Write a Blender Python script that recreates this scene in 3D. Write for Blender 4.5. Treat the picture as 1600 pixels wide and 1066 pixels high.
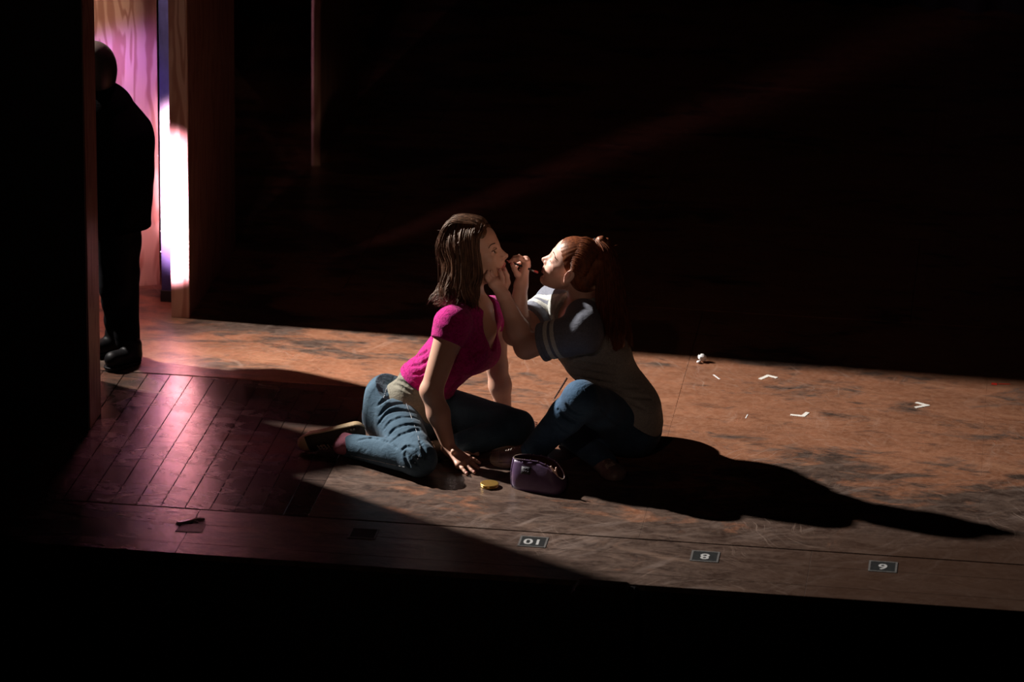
import bpy, math, random
import numpy as np
from mathutils import Vector, Matrix

# ------------------------------------------------------------------ clear
for o in list(bpy.data.objects):
    bpy.data.objects.remove(o)
SC = bpy.context.scene
COL = SC.collection
RNG = np.random.default_rng(7)
random.seed(7)
R_ = math.radians

# ------------------------------------------------------------------ camera
FPX = 6075.0
PITCH, ROLL, YAW = R_(19.0), R_(1.1), R_(7.4)
camd = bpy.data.cameras.new('camera')
cam = bpy.data.objects.new('camera', camd)
COL.objects.link(cam)
camd.sensor_width = 36.0
camd.sensor_fit = 'HORIZONTAL'
camd.lens = FPX * 36.0 / 1600.0
camd.clip_end = 200
ROT = Matrix.Rotation(math.pi/2 - PITCH, 3, 'X') @ Matrix.Rotation(ROLL, 3, 'Z')
def ray(u, v):
    d = ROT @ Vector(((u-800)/FPX, -(v-533)/FPX, -1.0))
    return d
_d0 = ray(800, 700).normalized()
CAM = -_d0 * 15.0
cam.matrix_world = Matrix.Translation(CAM) @ ROT.to_4x4()
camd.dof.use_dof = True
camd.dof.focus_distance = 15.0
camd.dof.aperture_fstop = 2.8
SC.camera = cam

def P(u, v, Y):
    """point seen at pixel (u, v) of the 1600x1066 frame at world depth Y"""
    d = ray(u, v)
    t = (Y - CAM.y) / d.y
    return np.array(CAM + d*t)
def G(u, v, z=0.0):
    d = ray(u, v)
    t = (z - CAM.z) / d.z
    return np.array(CAM + d*t)
E1 = np.array((math.cos(YAW), -math.sin(YAW), 0.0))
E2 = np.array((math.sin(YAW), math.cos(YAW), 0.0))
def ab(p): return float(p @ E1), float(p @ E2)
def st(a, b, z=0.0): return E1*a + E2*b + np.array((0, 0, z))

# ------------------------------------------------------------------ world, lights, exposure
w = bpy.data.worlds.new('World'); SC.world = w; w.use_nodes = True
w.node_tree.nodes['Background'].inputs[0].default_value = (1.0, 0.55, 0.5, 1)
w.node_tree.nodes['Background'].inputs[1].default_value = 0.0006
SC.view_settings.view_transform = 'Standard'
SC.view_settings.look = 'None'
SC.view_settings.gamma = 1.0
SC.view_settings.exposure = 0.0
SC.view_settings.use_curve_mapping = False

def spot(name, loc, target, power, color, angle, blend, radius):
    l = bpy.data.lights.new(name, 'SPOT')
    l.energy = power; l.color = color; l.spot_size = R_(angle); l.spot_blend = blend
    l.shadow_soft_size = radius
    o = bpy.data.objects.new(name, l); COL.objects.link(o)
    o.location = loc
    o.rotation_euler = (Vector(target)-Vector(loc)).to_track_quat('-Z', 'Y').to_euler()
    o['kind'] = 'helper'
    return o
KEY = G(-497, 434); KEY[2] = 3.12
spot('key_spot', KEY, G(905, 690), 3100, (1.0, 0.93, 0.88), 46, 0.95, 0.055)
# low lamp in the wing, behind the standing man, aimed at the end of the plywood flat
LA = G(166, 551)
for z0_, pw_ in ((0.24, 340), (0.42, 450), (0.62, 300)):      # three cells of one upright lamp
    LA[2] = z0_
    LT = G(263, 495); LT[2] = z0_+0.06
    spot('wing_spot', LA, LT, pw_, (1.0, 0.50, 0.74), 36, 0.85, 0.025)
LB = G(112, 482); LB[2] = 1.15
LBT = G(244, 446); LBT[2] = 0.85
spot('violet_spot', LB, LBT, 17, (0.52, 0.20, 1.0), 80, 1.0, 0.05)
LD = G(252, 486); LD[2] = 2.6
spot('rose_backlight', LD, G(284, 690), 110, (1.0, 0.32, 0.52), 24, 1.0, 0.06)
# dim front-of-house light, from the camera's left
spot('house_spot', (-2.0, -11.5, 7.2), (0.3, 1.9, 0.5), 150, (1.0, 0.60, 0.47), 24, 1.0, 0.15)

# narrow fill light added from the front to brighten the two faces
spot('face_fill', (3.4, -12.0, 2.6), (-0.06, 0.05, 0.79), 700, (1.0, 0.70, 0.54), 3.1, 1.0, 0.10)

# ------------------------------------------------------------------ node helpers
def mat(name):
    m = bpy.data.materials.new(name); m.use_nodes = True
    nt = m.node_tree
    b = nt.nodes['Principled BSDF']
    return m, nt, b
class N:
    def __init__(self, nt): self.nt = nt
    def node(self, t, **kw):
        n = self.nt.nodes.new(t)
        for k, v in kw.items(): setattr(n, k, v)
        return n
    def link(self, a, b): self.nt.links.new(a, b)
    def pos(self): return self.node('ShaderNodeNewGeometry').outputs['Position']
    def mapping(self, vec, scale=(1,1,1), rot=(0,0,0), loc=(0,0,0)):
        n = self.node('ShaderNodeMapping')
        n.inputs['Scale'].default_value = scale; n.inputs['Rotation'].default_value = rot
        n.inputs['Location'].default_value = loc
        self.link(vec, n.inputs[0]); return n.outputs[0]
    def noise(self, vec, scale=5, detail=4, rough=0.5, dist=0.0, out=0):
        n = self.node('ShaderNodeTexNoise')
        n.inputs['Scale'].default_value = scale; n.inputs['Detail'].default_value = detail
        n.inputs['Roughness'].default_value = rough; n.inputs['Distortion'].default_value = dist
        self.link(vec, n.inputs['Vector']); return n.outputs[out]
    def ramp(self, fac, stops, interp='LINEAR'):
        n = self.node('ShaderNodeValToRGB'); cr = n.color_ramp; cr.interpolation = interp
        while len(cr.elements) < len(stops): cr.elements.new(0.5)
        for e, (p, c) in zip(cr.elements, stops):
            e.position = p
            e.color = (c, c, c, 1) if isinstance(c, (int, float)) else (*c, 1)
        self.link(fac, n.inputs[0]); return n.outputs[0]
    def mix(self, fac, a, b, blend='MIX'):
        n = self.node('ShaderNodeMix', data_type='RGBA', blend_type=blend)
        for s, v in ((n.inputs[0], fac), (n.inputs[6], a), (n.inputs[7], b)):
            if hasattr(v, 'default_value') or hasattr(v, 'is_linked'): self.link(v, s)
            elif isinstance(v, (int, float)): s.default_value = v
            else: s.default_value = (*v, 1)
        return n.outputs[2]
    def math(self, op, a, b=None, clamp=False):
        n = self.node('ShaderNodeMath', operation=op, use_clamp=clamp)
        for s, v in ((n.inputs[0], a), (n.inputs[1], b)):
            if v is None: continue
            if isinstance(v, (int, float)): s.default_value = v
            else: self.link(v, s)
        return n.outputs[0]
    def sep(self, vec):
        n = self.node('ShaderNodeSeparateXYZ'); self.link(vec, n.inputs[0]); return n.outputs
    def bump(self, h, strength=0.3, dist=0.01):
        n = self.node('ShaderNodeBump'); n.inputs['Strength'].default_value = strength
        n.inputs['Distance'].default_value = dist
        self.link(h, n.inputs['Height']); return n.outputs[0]

def simple(name, col, rough=0.6, var=0.12, scale=30, spec=0.4, metal=0.0, bump=0.0, bscale=None, sheen=0.0):
    m, nt, b = mat(name); n = N(nt)
    p = n.pos()
    f = n.noise(p, scale, 5, 0.6)
    lo = tuple(max(0, c*(1-var)) for c in col); hi = tuple(min(1, c*(1+var)) for c in col)
    n.link(n.ramp(f, [(0.3, lo), (0.7, hi)]), b.inputs['Base Color'])
    b.inputs['Roughness'].default_value = rough
    b.inputs['Metallic'].default_value = metal
    b.inputs['Specular IOR Level'].default_value = spec
    b.inputs['Sheen Weight'].default_value = sheen
    if bump:
        n.link(n.bump(n.noise(p, bscale or scale*3, 4, 0.6), bump, 0.004), b.inputs['Normal'])
    return m

# ------------------------------------------------------------------ materials
def floor_material(name='painted_stage_boards', dark=False):
    m, nt, b = mat(name); n = N(nt)
    p = n.mapping(n.pos(), rot=(0, 0, YAW))
    xyz = n.sep(p)
    big = n.noise(n.mapping(p, (0.8, 1.5, 1)), 1.7, 7, 0.62, 0.6)
    med = n.noise(n.mapping(p, (1.0, 2.2, 1), loc=(3, 7, 0)), 4.2, 9, 0.66, 0.9)
    fine = n.noise(n.mapping(p, (1.0, 1.0, 1)), 38, 6, 0.7, 0.4)
    orange = n.mix(n.ramp(med, [(0.33, 0.0), (0.7, 1.0)]), (0.165, 0.068, 0.036), (0.30, 0.125, 0.066))
    orange = n.mix(n.ramp(fine, [(0.42, 0.0), (0.72, 0.35)]), orange, (0.46, 0.25, 0.16))
    gm = n.noise(n.mapping(p, (1.2, 3.0, 1), loc=(9, 4, 0)), 6.0, 8, 0.7, 1.2)
    grey = n.mix(n.ramp(gm, [(0.38, 0.0), (0.68, 1.0)]), (0.014, 0.011, 0.010), (0.105, 0.075, 0.060))
    grey = n.mix(n.ramp(fine, [(0.45, 0.0), (0.75, 0.25)]), grey, (0.18, 0.13, 0.10))
    worn = n.math('ADD', big, n.math('MULTIPLY', n.math('SUBTRACT', med, 0.5), 0.75))
    # front of the stage is worn down to black and grey paint
    fr = n.node('ShaderNodeMapRange'); fr.inputs[1].default_value = 0.35; fr.inputs[2].default_value = -1.05
    fr.inputs[3].default_value = 0.0; fr.inputs[4].default_value = 0.36
    n.link(xyz[1], fr.inputs[0])
    lf = n.node('ShaderNodeMapRange'); lf.inputs[1].default_value = -0.3; lf.inputs[2].default_value = -1.3
    lf.inputs[3].default_value = 0.0; lf.inputs[4].default_value = 0.10
    n.link(xyz[0], lf.inputs[0])
    wsum = n.math('ADD', n.math('ADD', worn, fr.outputs[0]), lf.outputs[0])
    wmask = n.ramp(wsum, [(0.53, 0.0), (0.66, 0.92)])
    c = n.mix(wmask, orange, grey)
    # dark scuffs
    sc = n.noise(n.mapping(p, (1.4, 4.5, 1), rot=(0, 0, 0.15), loc=(1, 2, 0)), 3.0, 8, 0.7, 0.8)
    c = n.mix(n.ramp(sc, [(0.58, 0.0), (0.70, 0.75)]), c, (0.035, 0.028, 0.026))
    # scuffs and brush strokes: stretched noise bent by a slow warp
    def warped(k, amt):
        warp = n.noise(n.mapping(p, loc=(k*3.1, k, 0)), 1.1, 3, 0.55, 0.0, 1)
        pv = n.node('ShaderNodeVectorMath', operation='ADD')
        sclv = n.node('ShaderNodeVectorMath', operation='SCALE'); sclv.inputs['Scale'].default_value = amt
        n.link(warp, sclv.inputs[0]); n.link(p, pv.inputs[0]); n.link(sclv.outputs[0], pv.inputs[1])
        return pv.outputs[0]
    for k, (rz, sx, sy, lo, hi, amt, cw, co) in enumerate([
            (0.35, 3.0, 17, 0.50, 0.66, 0.75, (0.17, 0.115, 0.086), (0.36, 0.175, 0.10)),
            (-0.75, 3.4, 21, 0.52, 0.68, 0.70, (0.21, 0.165, 0.142), (0.26, 0.125, 0.075)),
            (1.9, 3.0, 19, 0.54, 0.70, 0.55, (0.14, 0.075, 0.048), (0.40, 0.24, 0.17))]):
        s = n.noise(n.mapping(n.mapping(warped(k, 0.55), rot=(0, 0, rz)), (sx, sy, 1)), 1.0, 9, 0.72)
        gate = n.ramp(n.noise(n.mapping(p, (0.8, 1.6, 1), loc=(k*5.0, 2, 0)), 2.0, 4, 0.6), [(0.40, 0.0), (0.60, amt)])
        f = n.math('MULTIPLY', n.ramp(s, [(lo, 0.0), (hi, 1.0)]), gate)
        c = n.mix(f, c, n.mix(wmask, co, cw))
    for k, (rz, sx, sy, lo, amt) in enumerate([(0.5, 4, 95, 0.60, 0.40), (-0.5, 5, 110, 0.60, 0.38), (1.1, 4.5, 100, 0.60, 0.38)]):
        s = n.noise(n.mapping(n.mapping(warped(k+4, 0.7), rot=(0, 0, rz)), (sx, sy, 1)), 1.0, 3, 0.6)
        gate = n.ramp(n.noise(n.mapping(p, loc=(k*7.0, 5, 0)), 1.9, 4, 0.65), [(0.50, 0.0), (0.66, amt)])
        c = n.mix(n.math('MULTIPLY', n.ramp(s, [(lo, 0.0), (lo+0.07, 1.0)]), gate), c, (0.40, 0.29, 0.23))
    # darker brown towards the right end of the front
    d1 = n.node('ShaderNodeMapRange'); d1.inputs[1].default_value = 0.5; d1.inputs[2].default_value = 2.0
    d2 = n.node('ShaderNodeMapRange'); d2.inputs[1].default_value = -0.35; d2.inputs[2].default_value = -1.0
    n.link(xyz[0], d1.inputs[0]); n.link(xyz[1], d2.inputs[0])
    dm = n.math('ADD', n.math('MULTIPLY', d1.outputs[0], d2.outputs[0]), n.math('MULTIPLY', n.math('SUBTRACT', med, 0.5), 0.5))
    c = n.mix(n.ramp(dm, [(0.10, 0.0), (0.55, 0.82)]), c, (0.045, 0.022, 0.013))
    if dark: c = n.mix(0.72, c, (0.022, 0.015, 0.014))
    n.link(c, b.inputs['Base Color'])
    rr = n.math('ADD', n.math('MULTIPLY', med, 0.28), 0.12 if dark else 0.20)
    n.link(rr, b.inputs['Roughness'])
    b.inputs['Specular IOR Level'].default_value = 0.5
    gr = n.noise(p, 110, 4, 0.65)
    hh = n.math('ADD', n.math('MULTIPLY', med, 0.15 if dark else 0.7), n.math('MULTIPLY', gr if dark else fine, 0.25))
    n.link(n.bump(hh, 0.22 if dark else 0.30, 0.012), b.inputs['Normal'])
    return m

def plywood_material(name='plywood', tint=(1, 1, 1), grain=1.0):
    m, nt, b = mat(name); n = N(nt)
    p = n.mapping(n.pos(), rot=(0, 0, YAW))
    w1 = n.noise(n.mapping(p, (1.2, 1.2, 0.55)), 2.2, 3, 0.5, 0.3)
    q = n.mapping(p, (8.5, 8.5, 0.8))
    rings = n.math('SINE', n.math('MULTIPLY', n.math('ADD', n.math('ADD', n.noise(q, 1.0, 2, 0.45, 0.7), n.math('MULTIPLY', w1, 0.7)), 0.0), 46.0*grain))
    f = n.ramp(n.math('ADD', n.math('MULTIPLY', rings, 0.5), 0.5), [(0.45, 0.0), (0.9, 1.0)])
    fib = n.noise(n.mapping(p, (60, 60, 1.5)), 3, 4, 0.6)
    lo = tuple(a*t for a, t in zip((0.72, 0.53, 0.39), tint)); hi = tuple(a*t for a, t in zip((0.42, 0.19, 0.12), tint))
    c = n.mix(n.math('MULTIPLY', f, 0.85), lo, hi)
    c = n.mix(n.math('MULTIPLY', fib, 0.3), c, tuple(a*0.7 for a in lo))
    n.link(c, b.inputs['Base Color'])
    b.inputs['Roughness'].default_value = 0.55
    n.link(n.bump(fib, 0.15, 0.003), b.inputs['Normal'])
    return m

def skin_material(name, col):
    m, nt, b = mat(name); n = N(nt)
    p = n.pos()
    f = n.noise(p, 22, 4, 0.6); g = n.noise(p, 160, 3, 0.6)
    c = n.mix(n.ramp(f, [(0.35, 0.0), (0.7, 0.45)]), col, (col[0]*0.94, col[1]*0.78, col[2]*0.74))
    n.link(c, b.inputs['Base Color'])
    b.inputs['Roughness'].default_value = 0.48
    b.inputs['Specular IOR Level'].default_value = 0.4
    b.inputs['Subsurface Weight'].default_value = 0.12
    b.inputs['Subsurface Radius'].default_value = (0.010, 0.004, 0.002)
    b.inputs['Subsurface Scale'].default_value = 1.0
    n.link(n.bump(g, 0.08, 0.002), b.inputs['Normal'])
    return m

def denim_material(name, col, fade):
    m, nt, b = mat(name); n = N(nt)
    p = n.pos()
    big = n.noise(p, 9, 5, 0.6, 0.4); th = n.noise(n.mapping(p, (1, 1, 3)), 190, 3, 0.7); th2 = n.noise(n.mapping(p, (3, 1, 1)), 160, 3, 0.7)
    c = n.mix(n.ramp(big, [(0.35, 0.0), (0.68, 1.0)]), col, fade)
    c = n.mix(n.math('MULTIPLY', th, 0.55), c, tuple(x*0.5 for x in col))
    n.link(c, b.inputs['Base Color'])
    b.inputs['Roughness'].default_value = 0.85
    b.inputs['Specular IOR Level'].default_value = 0.2
    b.inputs['Sheen Weight'].default_value = 0.08
    wr = n.noise(n.mapping(p, (1, 1, 1.6)), 26, 3, 0.55, 0.8)
    hsum = n.math('ADD', n.math('MULTIPLY', wr, 1.0), n.math('MULTIPLY', n.math('ADD', th, th2), 0.12))
    n.link(n.bump(hsum, 0.35, 0.012), b.inputs['Normal'])
    return m

def cloth_material(name, col, col2, pattern=0.0, pscale=60, wr=0.4, rough=0.85, sheen=0.1):
    m, nt, b = mat(name); n = N(nt)
    p = n.pos()
    f = n.noise(p, pscale, 5, 0.65, 1.2)
    c = n.mix(n.ramp(f, [(0.40, 0.0), (0.60, 1.0)]), col, col2)
    n.link(c, b.inputs['Base Color'])
    b.inputs['Roughness'].default_value = rough
    b.inputs['Specular IOR Level'].default_value = 0.15
    b.inputs['Sheen Weight'].default_value = sheen
    w_ = n.noise(n.mapping(p, (1, 1, 2.0)), 20, 3, 0.5, 1.0)
    h = n.math('ADD', n.math('MULTIPLY', w_, wr), n.math('MULTIPLY', f, pattern))
    n.link(n.bump(h, 0.5, 0.012), b.inputs['Normal'])
    return m

def hair_material(name, dark, light):
    m, nt, b = mat(name); n = N(nt)
    p = n.pos()
    f = n.noise(n.mapping(p, (1.6, 1.6, 0.35)), 55, 4, 0.6)
    c = n.mix(n.ramp(f, [(0.35, 0.0), (0.68, 1.0)]), dark, light)
    n.link(c, b.inputs['Base Color'])
    b.inputs['Roughness'].default_value = 0.45
    b.inputs['Specular IOR Level'].default_value = 0.5
    b.inputs['Specular Tint'].default_value = (1.0, 0.78, 0.6, 1)
    return m

M = {}
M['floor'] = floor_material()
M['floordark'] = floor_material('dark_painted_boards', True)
M['ply'] = plywood_material('pale_plywood')
M['ply2'] = plywood_material('plywood_end', (1.0, 0.95, 0.92), 0.8)
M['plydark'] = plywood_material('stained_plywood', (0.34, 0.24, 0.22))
M['black'] = simple('black_paint', (0.012, 0.011, 0.011), 0.75, 0.3, 12)
M['duvetyne'] = simple('black_drape', (0.008, 0.008, 0.009), 0.95, 0.3, 20, 0.1)
M['void'] = simple('under_boards', (0.010, 0.008, 0.007), 0.9, 0.2, 10, 0.1)
M['post'] = simple('blue_black_gloss_paint', (0.035, 0.035, 0.12), 0.3, 0.2, 25, 0.5)
M['skin1'] = skin_material('skin_warm', (0.56, 0.33, 0.235))
M['skin2'] = skin_material('skin_fair', (0.66, 0.40, 0.31))
M['lip1'] = simple('lip_rose', (0.42, 0.13, 0.12), 0.35, 0.1, 60)
M['lip2'] = simple('lip_pale', (0.55, 0.22, 0.19), 0.4, 0.1, 60)
M['nail'] = simple('nail', (0.50, 0.20, 0.18), 0.25, 0.05, 60)
M['hair1'] = hair_material('hair_brown', (0.026, 0.011, 0.006), (0.125, 0.058, 0.032))
M['hair2'] = hair_material('hair_auburn', (0.085, 0.020, 0.008), (0.24, 0.070, 0.024))
M['brow'] = simple('brow_dark', (0.030, 0.016, 0.010), 0.6, 0.2, 90)
M['brow2'] = simple('brow_auburn', (0.20, 0.09, 0.05), 0.6, 0.2, 90)
M['magenta'] = cloth_material('magenta_lace_knit', (0.50, 0.006, 0.20), (0.30, 0.003, 0.115), 0.8, 75, 0.5)
M['olive'] = cloth_material('olive_jersey', (0.20, 0.19, 0.145), (0.16, 0.15, 0.115), 0.2, 90, 0.9)
M['heather'] = cloth_material('heather_grey_jersey', (0.44, 0.45, 0.41), (0.33, 0.34, 0.31), 0.15, 140, 0.8)
M['slate'] = cloth_material('slate_jersey', (0.20, 0.215, 0.26), (0.155, 0.165, 0.20), 0.15, 140, 0.6)
M['stripe'] = cloth_material('pale_stripe', (0.60, 0.61, 0.56), (0.52, 0.53, 0.48), 0.1, 140, 0.4)
M['denim1'] = denim_material('denim_mid_blue', (0.030, 0.070, 0.108), (0.076, 0.140, 0.195))
M['denim2'] = denim_material('denim_blue', (0.030, 0.075, 0.14), (0.075, 0.165, 0.28))
M['stitch'] = simple('pale_stitching', (0.40, 0.42, 0.44), 0.8, 0.1, 80)
M['canvas'] = simple('dark_olive_canvas', (0.060, 0.048, 0.034), 0.85, 0.2, 120, 0.2, bump=0.3)
M['rubber'] = simple('cream_rubber', (0.62, 0.46, 0.26), 0.55, 0.1, 40)
M['sock'] = simple('mauve_sock', (0.42, 0.15, 0.20), 0.9, 0.15, 60, 0.1, bump=0.3)
M['leather'] = simple('brown_grey_leather', (0.20, 0.145, 0.12), 0.42, 0.2, 40, 0.5)
M['lace'] = simple('lace_cotton', (0.55, 0.47, 0.40), 0.8, 0.1, 90)
M['whiterub'] = simple('white_rubber', (0.62, 0.60, 0.57), 0.45, 0.06, 50)
M['coat'] = simple('black_coat_wool', (0.0022, 0.0018, 0.002), 0.95, 0.3, 40, 0.02, bump=0.3)
M['trouser'] = simple('black_trousers', (0.004, 0.004, 0.005), 0.9, 0.2, 40, 0.05)
M['blackleather'] = simple('black_shoe_leather', (0.005, 0.0045, 0.005), 0.5, 0.2, 40, 0.15)
M['hairblack'] = hair_material('hair_dark', (0.010, 0.007, 0.006), (0.022, 0.015, 0.012))
M['purple'] = simple('purple_satin', (0.11, 0.062, 0.142), 0.45, 0.12, 30, 0.5, bump=0.15, bscale=25)
M['lining'] = simple('brown_lining', (0.070, 0.030, 0.022), 0.8, 0.2, 40, 0.2)
M['zip'] = simple('gold_zip', (0.75, 0.58, 0.45), 0.35, 0.1, 90, 0.5, metal=0.8)
M['zippull'] = simple('rose_gold_pull', (0.78, 0.55, 0.45), 0.4, 0.08, 90, 0.5, metal=0.3)
M['patch'] = simple('black_patch', (0.015, 0.014, 0.018), 0.7, 0.2, 60, 0.5)
M['patchink'] = simple('grey_print', (0.16, 0.15, 0.19), 0.5, 0.1, 60)
M['gold'] = simple('brushed_gold', (0.62, 0.38, 0.10), 0.34, 0.1, 80, 0.5, metal=0.85)
M['pencil'] = simple('black_lacquer', (0.012, 0.010, 0.011), 0.3, 0.1, 60, 0.5)
M['silver'] = simple('silver_ferrule', (0.5, 0.5, 0.5), 0.3, 0.1, 60, 0.5, metal=1.0)
M['redend'] = simple('red_pencil_end', (0.42, 0.05, 0.045), 0.5, 0.1, 60)
M['tape'] = simple('white_gaffer_tape', (0.78, 0.75, 0.68), 0.6, 0.08, 90)
M['redtape'] = simple('red_tape', (0.65, 0.03, 0.015), 0.5, 0.1, 90)
M['paper'] = simple('white_paper', (0.82, 0.82, 0.82), 0.7, 0.05, 90)
M['card'] = simple('dark_number_card', (0.013, 0.014, 0.014), 0.7, 0.25, 60, 0.12)
M['cardedge'] = simple('clear_tape_edge', (0.11, 0.105, 0.10), 0.4, 0.3, 110)
M['ink'] = simple('grey_white_numeral', (0.36, 0.36, 0.35), 0.6, 0.12, 150)
M['blanktape'] = simple('scuffed_white_tape', (0.42, 0.34, 0.34), 0.45, 0.2, 90)
M['foil'] = simple('clear_wrinkled_tape', (0.30, 0.24, 0.25), 0.12, 0.3, 80, 0.8, bump=0.8, bscale=60)
M['strap'] = simple('dark_wood', (0.05, 0.03, 0.025), 0.5, 0.2, 60)

# ------------------------------------------------------------------ mesh helpers
def link(name, me, material, parent=None, smooth=True, loc=None):
    o = bpy.data.objects.new(name, me); COL.objects.link(o)
    if material is not None:
        for mm in (material if isinstance(material, (list, tuple)) else [material]):
            if len(me.materials) < len(material if isinstance(material, (list, tuple)) else [material]): me.materials.append(mm)
    if smooth and len(me.polygons):
        me.polygons.foreach_set('use_smooth', np.ones(len(me.polygons), dtype=bool))
    if loc is not None: o.location = loc
    if parent is not None:
        o.parent = parent
        # children carry world-space vertices: undo the parent's offset
        if loc is None: o.matrix_parent_inverse = parent_inv(parent)
    return o
def parent_inv(p):
    m = Matrix.Translation(p.location) @ p.rotation_euler.to_matrix().to_4x4()
    q = p.parent
    if q is not None: m = q_world(q) @ p.matrix_parent_inverse @ m
    return m.inverted()
def q_world(p):
    m = Matrix.Translation(p.location) @ p.rotation_euler.to_matrix().to_4x4()
    if p.parent is not None: m = q_world(p.parent) @ p.matrix_parent_inverse @ m
    return m
def mesh(name, verts, faces):
    me = bpy.data.meshes.new(name)
    me.from_pydata([tuple(map(float, v)) for v in verts], [], faces)
    me.update()
    return me
def np_mesh(name, verts, quads):
    me = bpy.data.meshes.new(name)
    nv, nq = len(verts), len(quads)
    me.vertices.add(nv); me.vertices.foreach_set('co', np.asarray(verts, np.float32).ravel())
    me.loops.add(nq*4); me.loops.foreach_set('vertex_index', np.asarray(quads, np.int32).ravel())
    me.polygons.add(nq); me.polygons.foreach_set('loop_start', np.arange(0, nq*4, 4, dtype=np.int32))
    me.polygons.foreach_set('loop_total', np.full(nq, 4, np.int32))
    me.update(calc_edges=True); me.validate()
    return me
def tag(o, label=None, cat=None, group=None, kind=None):
    if label: o['label'] = label
    if cat: o['category'] = cat
    if group: o['group'] = group
    if kind: o['kind'] = kind
    return o
def empty(name, loc, label=None, cat=None, group=None, rz=0.0):
    o = bpy.data.objects.new(name, None); COL.objects.link(o); o.location = loc; o.rotation_euler = (0, 0, rz)
    o.empty_display_size = 0.1
    return tag(o, label, cat, group)
def box_vf(c, s, fr=None, ch=0.0):
    """box centre c, full size s, frame fr (3 row vectors); ch chamfers the top edges"""
    c = np.asarray(c, float); fr = np.eye(3) if fr is None else np.asarray(fr)
    x, y, z = (k/2 for k in s)
    vs, fs = [], []
    if ch <= 0:
        for sz in (-z, z):
            for sx, sy in ((-x, -y), (x, -y), (x, y), (-x, y)): vs.append((sx, sy, sz))
        fs = [(3, 2, 1, 0), (4, 5, 6, 7), (0, 1, 5, 4), (1, 2, 6, 5), (2, 3, 7, 6), (3, 0, 4, 7)]
    else:
        for zz, i in ((-z, 0), (z-ch, 0), (z, ch)):
            for sx, sy in ((-x+i, -y+i), (x-i, -y+i), (x-i, y-i), (-x+i, y-i)): vs.append((sx, sy, zz))
        fs = [(3, 2, 1, 0), (8, 9, 10, 11)]
        for k in (0, 4):
            fs += [(k, k+1, k+5, k+4), (k+1, k+2, k+6, k+5), (k+2, k+3, k+7, k+6), (k+3, k, k+4, k+7)]
    V = np.array(vs) @ fr + c
    return V, fs
def box(name, c, s, material, parent=None, fr=None, ch=0.0):
    V, fs = box_vf(c, s, fr, ch)
    return link(name, mesh(name, V, fs), material, parent, smooth=False)
STAGE = np.array((E1, E2, (0, 0, 1)))

def tubes(paths, radii, sides=5, closed_ends=True):
    """many tapered tubes as one vertex/quad soup; paths: list of (n,3); radii: list of arrays or scalars"""
    VV, QQ, off = [], [], 0
    ang = np.arange(sides)*2*math.pi/sides
    for pth, r in zip(paths, radii):
        p = np.asarray(pth, float); n = len(p)
        r = np.broadcast_to(np.asarray(r, float), (n,))
        t = np.gradient(p, axis=0); t /= np.linalg.norm(t, axis=1)[:, None]+1e-9
        up = np.array((0.31, 0.17, 0.93)); 
        a = np.cross(t, up); a /= np.linalg.norm(a, axis=1)[:, None]+1e-9
        b2 = np.cross(t, a)
        ring = p[:, None, :] + r[:, None, None]*(np.cos(ang)[None, :, None]*a[:, None, :] + np.sin(ang)[None, :, None]*b2[:, None, :])
        VV.append(ring.reshape(-1, 3))
        i = np.arange(n-1)[:, None]*sides; j = np.arange(sides)[None, :]; j2 = (j+1) % sides
        q = np.stack([i+j, i+j2, i+sides+j2, i+sides+j], -1).reshape(-1, 4) + off
        QQ.append(q); off += n*sides
        if closed_ends and sides == 4:
            QQ.append(np.array([[off-n*sides+3, off-n*sides+2, off-n*sides+1, off-n*sides], [off-4, off-3, off-2, off-1]]))
    return np.concatenate(VV), np.concatenate(QQ)
def tube_obj(name, paths, radii, material, parent=None, sides=5):
    v, q = tubes(paths, radii, sides)
    return link(name, np_mesh(name, v, q), material, parent)
def spline(pts, n=24):
    p = np.asarray(pts, float)
    p = np.vstack([2*p[0]-p[1], p, 2*p[-1]-p[-2]])
    out = []; seg = len(p)-3
    for s in np.linspace(0, seg-1e-6, n):
        i = int(s); t = s-i
        a, b_, c, d = p[i], p[i+1], p[i+2], p[i+3]
        out.append(0.5*((2*b_)+(-a+c)*t+(2*a-5*b_+4*c-d)*t*t+(-a+3*b_-3*c+d)*t**3))
    return np.array(out)

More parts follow.
